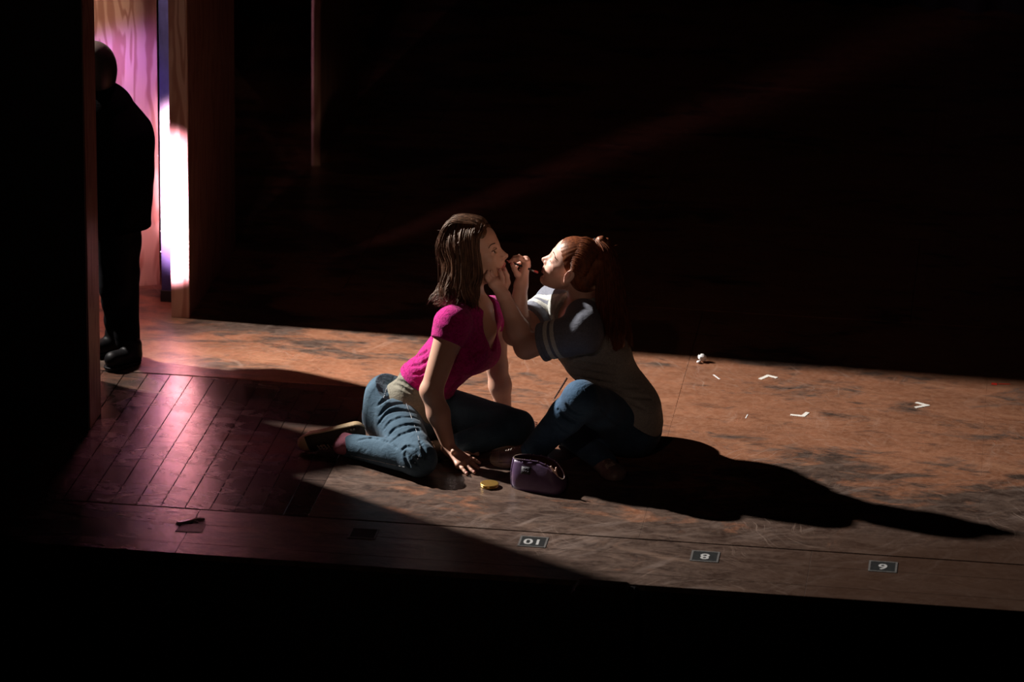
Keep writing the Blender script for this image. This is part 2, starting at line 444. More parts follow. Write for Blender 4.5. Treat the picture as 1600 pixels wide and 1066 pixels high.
# ------------------------------------------------------------------ signed-distance modelling
class Field:
    def __init__(s, lo, hi, h):
        s.lo = np.asarray(lo, np.float32); s.h = float(h)
        s.n = tuple(int(math.ceil((b-a)/h))+1 for a, b in zip(lo, hi))
        s.F = np.full(s.n, 1.0, np.float32)
    def sl(s, blo, bhi):
        i0 = [max(0, int(math.floor((blo[k]-s.lo[k])/s.h))) for k in range(3)]
        i1 = [min(s.n[k], int(math.ceil((bhi[k]-s.lo[k])/s.h))+1) for k in range(3)]
        if any(b <= a for a, b in zip(i0, i1)): return None, None
        ax = [(s.lo[k]+s.h*np.arange(i0[k], i1[k])).astype(np.float32) for k in range(3)]
        X, Y, Z = np.meshgrid(*ax, indexing='ij')
        return tuple(slice(a, b) for a, b in zip(i0, i1)), (X, Y, Z)
    def _op(s, sl, d, k, op):
        A = s.F[sl]
        if op == 'add':
            if k > 0:
                h = np.clip(0.5+0.5*(A-d)/k, 0, 1); A[...] = A*(1-h)+d*h-k*h*(1-h)
            else: np.minimum(A, d, out=A)
        else:
            d = -d
            if k > 0:
                h = np.clip(0.5-0.5*(A-d)/k, 0, 1); A[...] = A*(1-h)+d*h+k*h*(1-h)
            else: np.maximum(A, d, out=A)
    def cap(s, a, b, ra, rb=None, k=0.02, op='add', flat=None, fs=1.0):
        rb = ra if rb is None else rb
        a = np.asarray(a, float); b = np.asarray(b, float)
        m = max(ra, rb)*max(1, fs if flat is not None else 1)+max(k, 0.0)+3*s.h
        sl, g = s.sl(np.minimum(a, b)-m, np.maximum(a, b)+m)
        if sl is None: return s
        ba = b-a; L = float(ba@ba)+1e-12
        q = [g[i]-a[i] for i in range(3)]
        t = np.clip((q[0]*ba[0]+q[1]*ba[1]+q[2]*ba[2])/L, 0, 1)
        q = [q[i]-t*ba[i] for i in range(3)]
        if flat is not None:
            n = np.asarray(flat, float); n = n/np.linalg.norm(n)
            c = q[0]*n[0]+q[1]*n[1]+q[2]*n[2]
            c2 = c*(1/fs-1)
            q = [q[i]+c2*n[i] for i in range(3)]
        d = np.sqrt(q[0]**2+q[1]**2+q[2]**2)-(ra+(rb-ra)*t)
        if flat is not None and fs < 1: d = d*(0.5+0.5*fs)
        s._op(sl, d.astype(np.float32), k, op); return s
    def poly(s, pts, rs, k=0.01, op='add', **kw):
        rs = [rs]*len(pts) if isinstance(rs, (int, float)) else rs
        for i in range(len(pts)-1): s.cap(pts[i], pts[i+1], rs[i], rs[i+1], k, op, **kw)
        return s
    def ell(s, c, r, R=None, k=0.02, op='add'):
        """R rows = local axes in world"""
        c = np.asarray(c, float); r = np.asarray(r, float)
        R = np.eye(3) if R is None else np.asarray(R)
        ext = np.sqrt(((R*r[:, None])**2).sum(0))+max(k, 0)+3*s.h
        sl, g = s.sl(c-ext, c+ext)
        if sl is None: return s
        q = [g[i]-c[i] for i in range(3)]
        l = [(q[0]*R[j][0]+q[1]*R[j][1]+q[2]*R[j][2]) for j in range(3)]
        k0 = np.sqrt(sum((l[j]/r[j])**2 for j in range(3)))
        k1 = np.sqrt(sum((l[j]/r[j]**2)**2 for j in range(3)))+1e-9
        d = k0*(k0-1)/k1
        s._op(sl, d.astype(np.float32), k, op); return s
    def cut(s, p, n, k=0.0):
        """keep the side opposite to n"""
        p = np.asarray(p, float); n = np.asarray(n, float); n = n/np.linalg.norm(n)
        ax = [(s.lo[i]+s.h*np.arange(s.n[i])).astype(np.float32) for i in range(3)]
        d = (ax[0][:, None, None]-p[0])*n[0]+(ax[1][None, :, None]-p[1])*n[1]+(ax[2][None, None, :]-p[2])*n[2]
        np.maximum(s.F, d.astype(np.float32), out=s.F); return s
    def disp(s, fn, lo, hi):
        sl, g = s.sl(lo, hi)
        s.F[sl] += fn(*g).astype(np.float32); return s
    def val(s, p):
        i = np.rint((np.asarray(p)-s.lo)/s.h).astype(int)
        if np.any(i < 0) or np.any(i >= np.array(s.n)): return 1.0
        return float(s.F[tuple(i)])
    def hit(s, u, v, off=0.0):
        """surface point seen at a pixel"""
        d = np.array(ray(u, v)); d /= np.linalg.norm(d)
        ts = np.arange(13.4, 16.6, s.h*0.6)
        pts = np.array(CAM)[None]+ts[:, None]*d[None]
        i = np.rint((pts-s.lo)/s.h).astype(int)
        ok = np.all((i >= 0) & (i < np.array(s.n)), axis=1)
        vals = np.ones(len(ts)); ii = i[ok]; vals[ok] = s.F[ii[:, 0], ii[:, 1], ii[:, 2]]
        w_ = np.where(vals < 0)[0]
        if len(w_) == 0: return None
        return pts[w_[0]]-d*off
    def mesh(s, name):
        F = s.F; F[0] = F[-1] = 1; F[:, 0] = F[:, -1] = 1; F[:, :, 0] = F[:, :, -1] = 1
        ins = F < 0
        c = np.zeros(tuple(k-1 for k in s.n), np.uint8)
        cor = [(i, j, k) for i in (0, 1) for j in (0, 1) for k in (0, 1)]
        for (i, j, k) in cor: c += ins[i:s.n[0]-1+i, j:s.n[1]-1+j, k:s.n[2]-1+k]
        act = np.argwhere((c > 0) & (c < 8))
        vals = np.stack([F[act[:, 0]+i, act[:, 1]+j, act[:, 2]+k] for (i, j, k) in cor], 1)
        pos = np.zeros((len(act), 3)); cnt = np.zeros(len(act))
        cc = np.array(cor, float)
        for x in range(8):
            for y in range(x+1, 8):
                if np.abs(cc[x]-cc[y]).sum() != 1: continue
                fa, fb = vals[:, x], vals[:, y]
                mm = (fa < 0) != (fb < 0)
                t = np.where(mm, fa/np.where(mm, fa-fb, 1), 0)
                pos += np.where(mm[:, None], cc[x][None]+t[:, None]*(cc[y]-cc[x])[None], 0); cnt += mm
        V = s.lo+s.h*(act+pos/cnt[:, None])
        idx = np.full(c.shape, -1, np.int32); idx[tuple(act.T)] = np.arange(len(act))
        Q = []
        for axis in range(3):
            a = [slice(None)]*3; b = [slice(None)]*3; a[axis] = slice(0, -1); b[axis] = slice(1, None)
            A, B = ins[tuple(a)], ins[tuple(b)]
            e = np.argwhere(A != B); sgn = A[tuple(e.T)]
            o1, o2 = [(1, 2), (2, 0), (0, 1)][axis]
            def cell(d1, d2):
                q = e.copy(); q[:, o1] -= d1; q[:, o2] -= d2; return idx[q[:, 0], q[:, 1], q[:, 2]]
            q = np.stack([cell(1, 1), cell(0, 1), cell(0, 0), cell(1, 0)], 1)
            q[~sgn] = q[~sgn][:, ::-1]
            Q.append(q)
        Q = np.concatenate(Q)
        Q = Q[(Q >= 0).all(1)]
        return np_mesh(name, V, Q)

def frame(fwd, up=(0, 0, 1), roll=0.0):
    """rows: forward, left, up"""
    f = np.asarray(fwd, float); f /= np.linalg.norm(f)
    l = np.cross(up, f); l /= np.linalg.norm(l); u = np.cross(f, l)
    if roll:
        l, u = l*math.cos(roll)+u*math.sin(roll), u*math.cos(roll)-l*math.sin(roll)
    return np.array((f, l, u))

# ================================================================== the stage
_, B_SEAM = ab(G(800, 829))          # seam between diagonal boards and front boards
_, B_BACK = ab(G(500, 600))          # seam between boards and the sheets behind
_, B_EDGE = ab(G(1000, 914))         # front edge of the stage
A0, A1 = -3.6, 3.9
floor = empty('floor', (0, 0, 0)); floor['kind'] = 'structure'
B_FAR = 7.6
def slab(name, a0, a1, b0, b1, z0, z1, material, parent=None, ch=0.0):
    c = st((a0+a1)/2, (b0+b1)/2, (z0+z1)/2)
    return box(name, c, (a1-a0, b1-b0, z1-z0), material, parent, STAGE, ch)
slab('under_floor', A0, A1, B_EDGE+0.02, B_FAR, -0.12, -0.022, M['void'], floor)
# boards running up and down stage: one object each
PW = 0.0925
A_RIGHT = -0.66
protos = {}
na = int((A1-A0)/PW)
rs = random.Random(11)
for i in range(na):
    a = A0+i*PW
    if a < -2.75 or a > 2.75: continue
    cuts = [B_SEAM+0.004, B_BACK-0.003]
    if a > A_RIGHT: continue
    if rs.random() < 0.6: cuts.insert(1, rs.uniform(B_SEAM+0.3, B_BACK-0.3))
    left = a < -0.55
    gap = rs.uniform(0.0012, 0.0026) if left else rs.uniform(0.0008, 0.0016)
    for b0, b1 in zip(cuts[:-1], cuts[1:]):
        dz = rs.uniform(-0.0012, 0.0) if left else rs.uniform(-0.0003, 0)
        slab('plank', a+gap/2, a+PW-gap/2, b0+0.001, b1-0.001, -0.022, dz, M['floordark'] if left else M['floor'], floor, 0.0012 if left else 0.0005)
    A_LAST = a+PW
# front boards, parallel to the edge
for j, (b0, b1) in enumerate([(B_SEAM-0.004, B_SEAM-0.148), (B_SEAM-0.1485, B_SEAM-0.33), (B_SEAM-0.3305, B_EDGE)]):
    joint = [ab(G(283, 848))[0], ab(G(1262, 900))[0]]
    xs = [-2.8]+joint+[2.8]
    for a0, a1 in zip(xs[:-1], xs[1:]):
        gp = 0.0012 if a0 < -2 or a1 < 0 else 0.0003
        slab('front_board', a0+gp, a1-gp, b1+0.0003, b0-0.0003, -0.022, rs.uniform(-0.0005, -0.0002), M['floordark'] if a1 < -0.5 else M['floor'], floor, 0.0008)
# painted sheets behind the boards
# wide painted sheets, joints filled, on the right
for a0, a1 in ((A_LAST, A_LAST+1.22), (A_LAST+1.22, A_LAST+2.44), (A_LAST+2.44, 4.6)):
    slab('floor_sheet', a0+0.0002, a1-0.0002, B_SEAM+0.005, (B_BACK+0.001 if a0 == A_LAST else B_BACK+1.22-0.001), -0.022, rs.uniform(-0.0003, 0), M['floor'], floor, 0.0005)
b = B_BACK+0.003
row = 0
while b < B_FAR-0.1:
    b2 = min(b+1.22, B_FAR); off = (-3.4 if row % 2 == 0 else -2.2)
    a = off-1.22
    while a < 4.4:
        a2 = a+2.44
        if row == 0 and a >= A_LAST+1.22:
            a = a2; continue
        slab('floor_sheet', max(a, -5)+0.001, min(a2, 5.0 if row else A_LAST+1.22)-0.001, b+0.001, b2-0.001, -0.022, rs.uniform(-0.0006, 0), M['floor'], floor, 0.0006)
        a = a2
    b = b2; row += 1
fas = slab('trim_1', A0-1, A1+1, B_EDGE+0.004, B_EDGE+0.019, -1.1, -0.0225, M['black']); fas['kind'] = 'structure'
pit = slab('pit_floor', A0-2, A1+2, B_EDGE-4.0, B_EDGE+0.004, -1.2, -1.1, M['void']); pit['kind'] = 'structure'

# black drape at the back, hanging in folds
def drape(name, a0, a1, b, z1, n, amp, label):
    vs, fs = [], []
    for i in range(n+1):
        a = a0+(a1-a0)*i/n
        bb = b+amp*math.sin(i*math.pi/3)+amp*0.4*math.sin(i*0.37)
        for z in (0.0, z1*0.5, z1): vs.append(st(a, bb, z))
    for i in range(n):
        for k in (0, 1): fs.append((i*3+k, i*3+3+k, i*3+4+k, i*3+1+k))
    o = link(name, mesh(name, vs, fs), M['duvetyne'], None, True)
    m = o.modifiers.new('thick', 'SOLIDIFY'); m.thickness = 0.006
    return tag(o, label, 'curtain')
drape('stage_curtain', -4.6, 4.6, B_FAR-0.25, 4.2, 220, 0.05, 'full width black masking drape hanging across the back of the dark stage')

wb = slab('wall_back', A0-1.5, A1+1.5, B_FAR+0.01, B_FAR+0.11, -0.1, 4.6, M['black']); wb['kind'] = 'structure'
# ------------------------------------------------------------------ flats in the left wing
H = 3.7
def flat(name, label, cat='flat'):
    return empty(name, (0, 0, 0), label, cat)
# near flat, dark, its face to the house
ar, br = ab(G(158, 646)); al, bf = ab(G(141, 672))
fl = empty('stage_flat', st(ar-0.9, (br+bf)/2), 'tall unlit dark flat nearest the camera at the far left edge', 'flat')
slab('face_panel', ar-2.2, ar-0.004, bf, bf+0.012, 0.0, H, M['black'], fl)
slab('edge_board', ar-0.022, ar, bf+0.0125, br, 0.0, H, M['plydark'], fl)
slab('back_panel', ar-2.2, ar-0.0225, br-0.012, br, 0.0, H, M['black'], fl)
pb_ = ab(G(62, 575))
def sloped_panel(name, a0, a1, b0, b1, h0, h1, material, parent):
    vs = [st(a, b_, z) for a in (a0, a1) for b_, z in ((b0, 0), (b1, 0), (b1, h1), (b0, h0))]
    fs = [(0, 1, 2, 3), (7, 6, 5, 4), (0, 4, 5, 1), (1, 5, 6, 2), (2, 6, 7, 3), (3, 7, 4, 0)]
    return link(name, mesh(name, vs, fs), material, parent, smooth=False)
sloped_panel('unseen_shadow_panel', ar-0.335, ar-0.320, br+0.001, pb_[1], 1.08, 1.46, M['plydark'], fl)  # unseen panel, added for the shadow it throws over the left floor
# plywood flat with the bright end
a0f, b0f = ab(G(268, 496)); a1f, _ = ab(G(296, 497)); _, b1f = ab(G(392, 392))
f2 = empty('stage_flat', st((a0f+a1f)/2, b0f), 'plywood sided flat whose narrow end glows white and pink', 'flat')
slab('end_board', a0f, a1f, b0f, b0f+0.019, 0.0, H, M['ply2'], f2)
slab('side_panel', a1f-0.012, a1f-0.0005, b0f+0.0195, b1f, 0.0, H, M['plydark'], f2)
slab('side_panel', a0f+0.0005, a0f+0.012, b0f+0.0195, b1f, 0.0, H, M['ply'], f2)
slab('far_board', a0f+0.0125, a1f-0.0125, b1f-0.02, b1f-0.001, 0.0, H, M['plydark'], f2)
# plywood wall behind the doorway, turned to face the stage
ca = YAW*0+R_(15.0)
C1, C2 = np.array((math.cos(ca), math.sin(ca), 0.0)), np.array((-math.sin(ca), math.cos(ca), 0.0))
CF = np.array((C1, C2, (0, 0, 1)))
pc0 = G(249.5, 445)
f3 = empty('stage_flat', pc0-C1*0.3, 'grained plywood flat lit violet and rose behind the standing figure', 'flat')
def cslab(name, x0, x1, y0, y1, z0, z1, material, ch=0.0):
    return box(name, pc0+C1*(x0+x1)/2+C2*(y0+y1)/2+np.array((0, 0, (z0+z1)/2)), (x1-x0, y1-y0, z1-z0), material, f3, CF, ch)
cslab('face_panel', -0.60, 0, 0, 0.012, 0.0, H, M['ply'])
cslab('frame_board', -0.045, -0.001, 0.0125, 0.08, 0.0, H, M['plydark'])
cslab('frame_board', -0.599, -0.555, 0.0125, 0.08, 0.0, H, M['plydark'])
cslab('bottom_rail', -0.5545, -0.0455, 0.0125, 0.05, 0.0, 0.08, M['plydark'])
# glossy dark blue post in the gap
apl, bp = ab(G(253, 471)); apr, _ = ab(G(268, 472))
po = empty('post', st((apl+apr)/2, bp), 'narrow glossy blue black post between violet plywood and the bright flat end', 'post')
slab('post_face', apl, apr, bp, bp+0.05, 0.0, H, M['post'], po, 0.002)
slab('base_block', apl-0.004, apr, bp-0.004, bp+0.056, 0.0, 0.05, M['black'], po, 0.002)
for u_, v_, r_ in ((252.5, 361, 0.0055), (251.5, 393, 0.0042), (247, 243, 0.003)):  # silver beads stand in for specks of light reflected on the post
    c = P(u_, v_, float(st(apl, bp)[1]))
    c = c-E2*0.002
    F = Field(c-0.02, c+0.02, 0.0015)
    F.ell(c, (r_, r_*0.6, r_), k=0)
    link('glint_bead', F.mesh('glint_bead'), M['silver'], po)
# far flat, hardly lit
a0g, b0g = ab(G(487, 259)); a1g, _ = ab(G(500, 260)); _, b1g = ab(G(590, 172))
f4 = empty('stage_flat', st(a0g, b0g), 'barely lit flat standing farther upstage near the black drape', 'flat')
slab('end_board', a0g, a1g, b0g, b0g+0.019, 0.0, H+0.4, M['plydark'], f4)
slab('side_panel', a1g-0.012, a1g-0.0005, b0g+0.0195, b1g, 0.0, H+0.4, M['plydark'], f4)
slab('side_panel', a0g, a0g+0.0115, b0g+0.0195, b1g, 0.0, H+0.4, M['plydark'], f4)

# ------------------------------------------------------------------ number cards along the front
def patch(name, corners, z0, th, material, parent=None):
    """thin piece of tape or card with a real thickness, corners on the floor in order"""
    cs = np.array(corners); n = len(cs)
    lo = [np.array((c[0], c[1], z0)) for c in cs]; hi = [np.array((c[0], c[1], z0+th)) for c in cs]
    fs = [tuple(range(n-1, -1, -1)), tuple(range(n, 2*n))]+[(i, (i+1) % n, n+(i+1) % n, n+i) for i in range(n)]
    # make the order counter-clockwise
    area = sum(cs[i][0]*cs[(i+1) % n][1]-cs[(i+1) % n][0]*cs[i][1] for i in range(n))
    if area < 0:
        fs = [tuple(reversed(f)) for f in fs]
    return link(name, mesh(name, lo+hi, fs), material, parent, smooth=False)
def text_mesh(txt, size, name):
    c = bpy.data.curves.new(name, 'FONT'); c.body = txt; c.size = size; c.extrude = 0.0003
    c.align_x = 'CENTER'; c.align_y = 'CENTER'; c.offset = 0.0012
    o = bpy.data.objects.new(name, c); COL.objects.link(o)
    dg = bpy.context.evaluated_depsgraph_get()
    me = bpy.data.meshes.new_from_object(o.evaluated_get(dg))
    bpy.data.objects.remove(o); bpy.data.curves.remove(c)
    return me
for txt, (u_, v_), lab in (('10', (833, 847), 'number card reading 10, lit card nearest the purple bag'),
                           ('8', (1101.5, 870), 'number card reading 8, middle one of the three lit cards'),
                           ('6', (1379.5, 886), 'number card reading 6, rightmost card along the stage front'),
                           ('', (568, 834), 'unreadable dark number card in shadow left of the 10 card')):
    g0 = G(u_, v_); a, b_ = ab(g0)
    card = empty('number_card', g0, lab, 'number card')
    hw, hh = 0.051, 0.050
    box('card', st(a, b_, 0.0006), (2*hw, 2*hh, 0.0008), M['card'], card, STAGE)
    for da, db, sx, sy in ((0, hh-0.0035, 2*hw, 0.007), (0, -hh+0.0035, 2*hw, 0.007), (hw-0.0035, 0, 0.007, 2*hh-0.0145), (-hw+0.0035, 0, 0.007, 2*hh-0.0145)):
        box('tape_edge', st(a+da, b_+db, 0.0014), (sx, sy, 0.0007), M['cardedge'], card, STAGE)
    if txt:
        me = text_mesh(txt, 0.070, 'numeral')
        o = link('numeral', me, M['ink'], card, smooth=False)
        # read from upstage: turned half round on the floor; the figures are wide
        o.matrix_parent_inverse = Matrix.Identity(4)
        o.parent = card
        o.location = (0, 0, 0.0016); o.rotation_euler = (0, 0, math.pi-YAW)
        o.scale = (1.0 if txt == '10' else 1.0, 1.0, 1.0)
# blank tape at the left with wrinkled clear tape
g0 = G(298, 826)
bt = patch('floor_tape', [G(273, 831), G(285, 819.5), G(324, 819), G(315, 832)], 0.0002, 0.0006, M['blanktape'])
tag(bt, 'blank scuffed white tape square in the pink reflection at the stage front', 'tape')
cs = []
F = Field(np.minimum(G(270, 822), G(330, 806))-0.03, np.maximum(G(270, 822), G(330, 806))+0.03, 0.0025)
for (u0, v0, u1, v1, r) in ((277, 818, 312, 811, 0.006), (284, 815, 318, 812, 0.005), (280, 819, 300, 815, 0.006), (300, 813, 309, 817, 0.004)):
    p0, p1 = G(u0, v0), G(u1, v1); p0[2] = 0.001; p1[2] = 0.002
    F.cap(p0, p1, r, k=0.004)
wt = link('wrinkled_tape', F.mesh('wrinkled_tape'), M['foil'])
tag(wt, 'crumpled strip of clear shiny tape behind the blank tape square', 'tape')

# ------------------------------------------------------------------ spike marks
def strip(name, pts, wpx, material, parent, z=0.0003):
    """tape strip from floor pixel to floor pixel, given width in metres"""
    p0, p1 = pts; d = p1-p0; d /= np.linalg.norm(d); n = np.array((-d[1], d[0], 0))*wpx/2
    return patch(name, [p0-n, p1-n, p1+n, p0+n], z, 0.0005, material, parent)
for pts, lab in (([(1187, 592.8), (1200, 587.2), (1214, 590.9)], 'white tape corner mark pointing upstage, nearest the shadow edge'),
                 ([(1235, 648.4), (1255, 650.4), (1262, 644.8)], 'white tape corner mark pointing downstage, nearest the camera'),
                 ([(1431, 629), (1449, 633.6), (1430, 637.2)], 'white tape corner mark pointing right, rightmost of three')):
    g = [G(*q) for q in pts]
    e = empty('spike_mark', g[1], lab, 'tape mark')
    d0 = (g[1]-g[0])/np.linalg.norm(g[1]-g[0]); d1 = (g[1]-g[2])/np.linalg.norm(g[1]-g[2])
    strip('tape_strip', (g[0], g[1]+d0*0.006), 0.017, M['tape'], e)
    strip('tape_strip', (g[2], g[1]+d1*0.006), 0.017, M['tape'], e, 0.0009)
rt = empty('red_mark', G(1556, 600), 'small red tape mark at the right edge of the lit floor', 'tape mark')
strip('tape_strip', (G(1549, 600), G(1558, 600.6)), 0.022, M['redtape'], rt)
strip('tape_strip', (G(1560, 600.2), G(1578, 600.4)), 0.008, M['redtape'], rt)
# crumpled paper
c = G(1100, 566); c[2] = 0.018
F = Field(c-0.05, c+0.05, 0.003)
for k in range(9):
    d = RNG.normal(size=3)*np.array((0.012, 0.010, 0.007)); R = frame(RNG.normal(size=3)+0.01, RNG.normal(size=3))
    F.ell(c+d, (0.013, 0.009, 0.006), R, k=0.001)
F.cut((0, 0, 0.0008), (0, 0, -1))
me = F.mesh('crumpled_paper'); o = link('crumpled_paper', me, M['paper'], None, smooth=False)
tag(o, 'small crumpled white paper ball at the edge of the lit floor', 'paper')
def scrap(u0, v0, u1, v1, wid, mat_, lab):
    o = patch('paper_scrap', [G(u0, v0)-E1*wid, G(u1, v1)-E1*wid*0.6, G(u1, v1)+E1*wid, G(u0, v0)+E1*wid*0.8], 0.0003, 0.0006, mat_)
    tag(o, lab, 'scrap')
scrap(1115, 586, 1124, 593, 0.004, M['paper'], 'tiny white sliver on the floor just below the paper ball')
scrap(1165, 654, 1168, 648, 0.002, M['paper'], 'thin pale splinter on the floor left of the nearest corner mark')

# low black block standing at the front edge
pc = G(945, 900); a, b_ = ab(pc)
bk = empty('floor_block', st(a, B_EDGE-0.06, -1.1), 'low black block just rising over the front edge of the stage', 'block')
slab('block_body', a-0.10, a+0.13, B_EDGE-0.13, B_EDGE-0.032, -1.1, 0.010, M['black'], bk, 0.01)
slab('block_top', a-0.085, a+0.10, B_EDGE-0.12, B_EDGE-0.045, 0.0105, 0.03, M['black'], bk, 0.01)

# ------------------------------------------------------------------ gold compact
c = G(765, 760.5)
cp = empty('makeup_compact', c, 'round gold makeup compact lying closed on the floor', 'compact')
F = Field(c-(0.06, 0.06, 0.01), c+(0.06, 0.06, 0.03), 0.0016)
def disc(F, c, r, z0, z1, e):
    X = F.sl(c-(r+0.02, r+0.02, 0.02), c+(r+0.02, r+0.02, 0.03)); sl, (x, y, z) = X
    q = np.sqrt((x-c[0])**2+(y-c[1])**2)-(r-e); h = np.abs(z-(z0+z1)/2)-((z1-z0)/2-e)
    d = np.sqrt(np.maximum(q, 0)**2+np.maximum(h, 0)**2)+np.minimum(np.maximum(q, h), 0)-e
    F.F[sl] = np.minimum(F.F[sl], d)
disc(F, c, 0.0340, 0.0005, 0.0075, 0.0022); link('base', F.mesh('base'), M['gold'], cp)
F = Field(c-(0.06, 0.06, 0.01), c+(0.06, 0.06, 0.03), 0.0016)
disc(F, c, 0.0350, 0.0080, 0.0148, 0.0030); link('lid', F.mesh('lid'), M['gold'], cp)
q = c-E2*0.0355
box('catch', q+(0, 0, 0.0092), (0.009, 0.004, 0.004), M['gold'], cp, STAGE)
box('hinge', c+E2*0.034+(0, 0, 0.0091), (0.016, 0.004, 0.003), M['gold'], cp, STAGE)

# ------------------------------------------------------------------ makeup bag
# footprint: lit front-left face from (797,770) to the dark right end (873,777)
pa, pb = G(796, 762), G(873, 776)
ex = (pb-pa)/np.linalg.norm(pb-pa); ey = np.array((-ex[1], ex[0], 0.0)); LB_ = np.linalg.norm(pb-pa)
bag = empty('makeup_bag', (pa+pb)/2+ey*0.045, 'purple zip makeup bag standing open beside the brown shoe', 'bag')
nu, nv = 48, 10
def bag_ring(t, grow=0.0):
    """outline of the bag at height t in 0..1"""
    out = []
    L = LB_*(1.0-0.02*t)+2*grow; D = (0.105*(1-t)+0.062*t)+2*grow
    for i in range(nu):
        a = 2*math.pi*i/nu
        ca, sa = math.cos(a), math.sin(a); pw = 0.42
        x = math.copysign(abs(ca)**pw, ca)*L/2; y = math.copysign(abs(sa)**0.75, sa)*D/2
        xx = x/L*2
        top = 0.112-0.022*max(0, xx)-0.050*max(0, xx-0.35)**1.5*1.5-0.010*max(0, -xx-0.6)
        z = t*top
        y += 0.010*math.sin(xx*2.2+1.0)*t
        bow = 0.012*math.sin(math.pi*t)
        nrm = np.array((x/(L/2), y/(D/2)+1e-6)); nrm /= np.linalg.norm(nrm)
        x += nrm[0]*bow*0.5; y += nrm[1]*bow
        out.append((pa+pb)/2+ey*0.045+ex*x+ey*y+np.array((0, 0, z+0.002)))
    return out
rows = [bag_ring(t) for t in np.linspace(0, 1, nv)]
vs = [p for r in rows for p in r]
fs = [(k*nu+i, k*nu+(i+1) % nu, (k+1)*nu+(i+1) % nu, (k+1)*nu+i) for k in range(nv-1) for i in range(nu)]
fs.append(tuple(range(nu-1, -1, -1)))
o = link('bag_body', mesh('bag_body', vs, fs), M['purple'], bag)
m = o.modifiers.new('thick', 'SOLIDIFY'); m.thickness = 0.002; m.offset = 1
rows = [bag_ring(t, -0.004) for t in np.linspace(0.1, 0.985, nv)]
vs = [p for r in rows for p in r]
fs = [(k*nu+(i+1) % nu, k*nu+i, (k+1)*nu+i, (k+1)*nu+(i+1) % nu) for k in range(nv-1) for i in range(nu)]
fs.append(tuple(range(nu)))
link('lining', mesh('lining', vs, fs), M['lining'], bag)
top = bag_ring(1.0, 0.0005)
top = [p+np.array((0, 0, 0.001)) for p in top]
tube_obj('zip_tape', [np.array(top+[top[0]])], [0.0026], M['purple'], bag, 6)
fine_top = spline(top+[top[0]], 150)
zb, zf = [], []
for p in fine_top[::2]:
    V, f_ = box_vf(p+np.array((0, 0, 0.0022)), (0.0022, 0.0034, 0.0024)); zf += [tuple(i+len(zb) for i in q) for q in f_]; zb += list(V)
o = link('zip_teeth', mesh('zip_teeth', zb, zf), M['zip'], bag, smooth=False); o['kind'] = 'stuff'
# piping down the front left corner, patch and pulls
ctr = (pa+pb)/2+ey*0.045
tube_obj('piping', [np.array([rows_[int(nu*0.62)] for rows_ in [bag_ring(t, 0.002) for t in np.linspace(0, 1, 10)]])], [0.0022], M['purple'], bag, 6)
def on_front(s_, t):
    """front face point: s_ along length -1..1"""
    i = [k for k in range(nu) if math.sin(2*math.pi*k/nu) < 0]
    r = bag_ring(t, 0.0026)
    xs = sorted(((np.dot(r[k]-ctr, ex)/(LB_/2), k) for k in i))
    for (x0, k0), (x1, k1) in zip(xs[:-1], xs[1:]):
        if x0 <= s_ <= x1:
            f_ = (s_-x0)/(x1-x0+1e-9); return r[k0]*(1-f_)+r[k1]*f_
    return r[xs[0][1]]
qv = []
for t in (0.58, 0.70, 0.82):
    for s_ in (-0.52, -0.40, -0.28, -0.16): qv.append(on_front(s_, t))
qf = [(r*4+c_, r*4+c_+1, r*4+c_+5, r*4+c_+4) for r in range(2) for c_ in range(3)]
o = link('logo_patch', mesh('logo_patch', qv, qf), M['patch'], bag)
m = o.modifiers.new('thick', 'SOLIDIFY'); m.thickness = 0.0016; m.offset = 1
ink = [np.array([on_front(s0, t0)-ey*0.002, on_front(s1, t1)-ey*0.002]) for s0, t0, s1, t1 in
       ((-0.47, 0.78, -0.22, 0.78), (-0.46, 0.70, -0.42, 0.66), (-0.42, 0.66, -0.39, 0.71), (-0.36, 0.66, -0.33, 0.71), (-0.33, 0.71, -0.30, 0.66), (-0.27, 0.66, -0.22, 0.70))]
tube_obj('patch_print', ink, [0.0007]*6, M['patchink'], bag, 4)
zp = top[2]
pull = [P(861, 729.5, zp[1]-0.02), P(864.5, 736, zp[1]-0.022), P(868, 739, zp[1]-0.022), P(869, 731.5, zp[1]-0.02)]
pull2 = [P(868, 738, zp[1]-0.022), P(871, 744, zp[1]-0.024), P(872, 752, zp[1]-0.025), P(872, 758, zp[1]-0.025)]
F = Field(np.min(pull+pull2, 0)-0.02, np.max(pull+pull2, 0)+0.02, 0.0015)
F.poly(pull, 0.0034, k=0.002)
F.poly(pull2, [0.0042, 0.003, 0.0024, 0.0024], k=0.002)
link('zip_pull', F.mesh('zip_pull'), M['zippull'], bag)

# thin dark stick standing behind the knees
p0 = G(864.5, 626); p1 = P(882, 597.5, p0[1]-0.02)
sk = empty('thin_stick', p0, 'thin dark stick slanting down to the floor behind the grey shirt', 'stick')
dirs = (p1-p0)
tube_obj('shaft', [np.array([p0+dirs*0.12+(0, 0, 0.001), p0+dirs*0.5, p0+dirs*1.22])], [np.array((0.0028, 0.0036, 0.004))], M['strap'], sk, 8)
tube_obj('tip', [np.array([p0+(0, 0, 0.002), p0+dirs*0.06, p0+dirs*0.125])], [np.array((0.0012, 0.002, 0.003))], M['silver'], sk, 8)

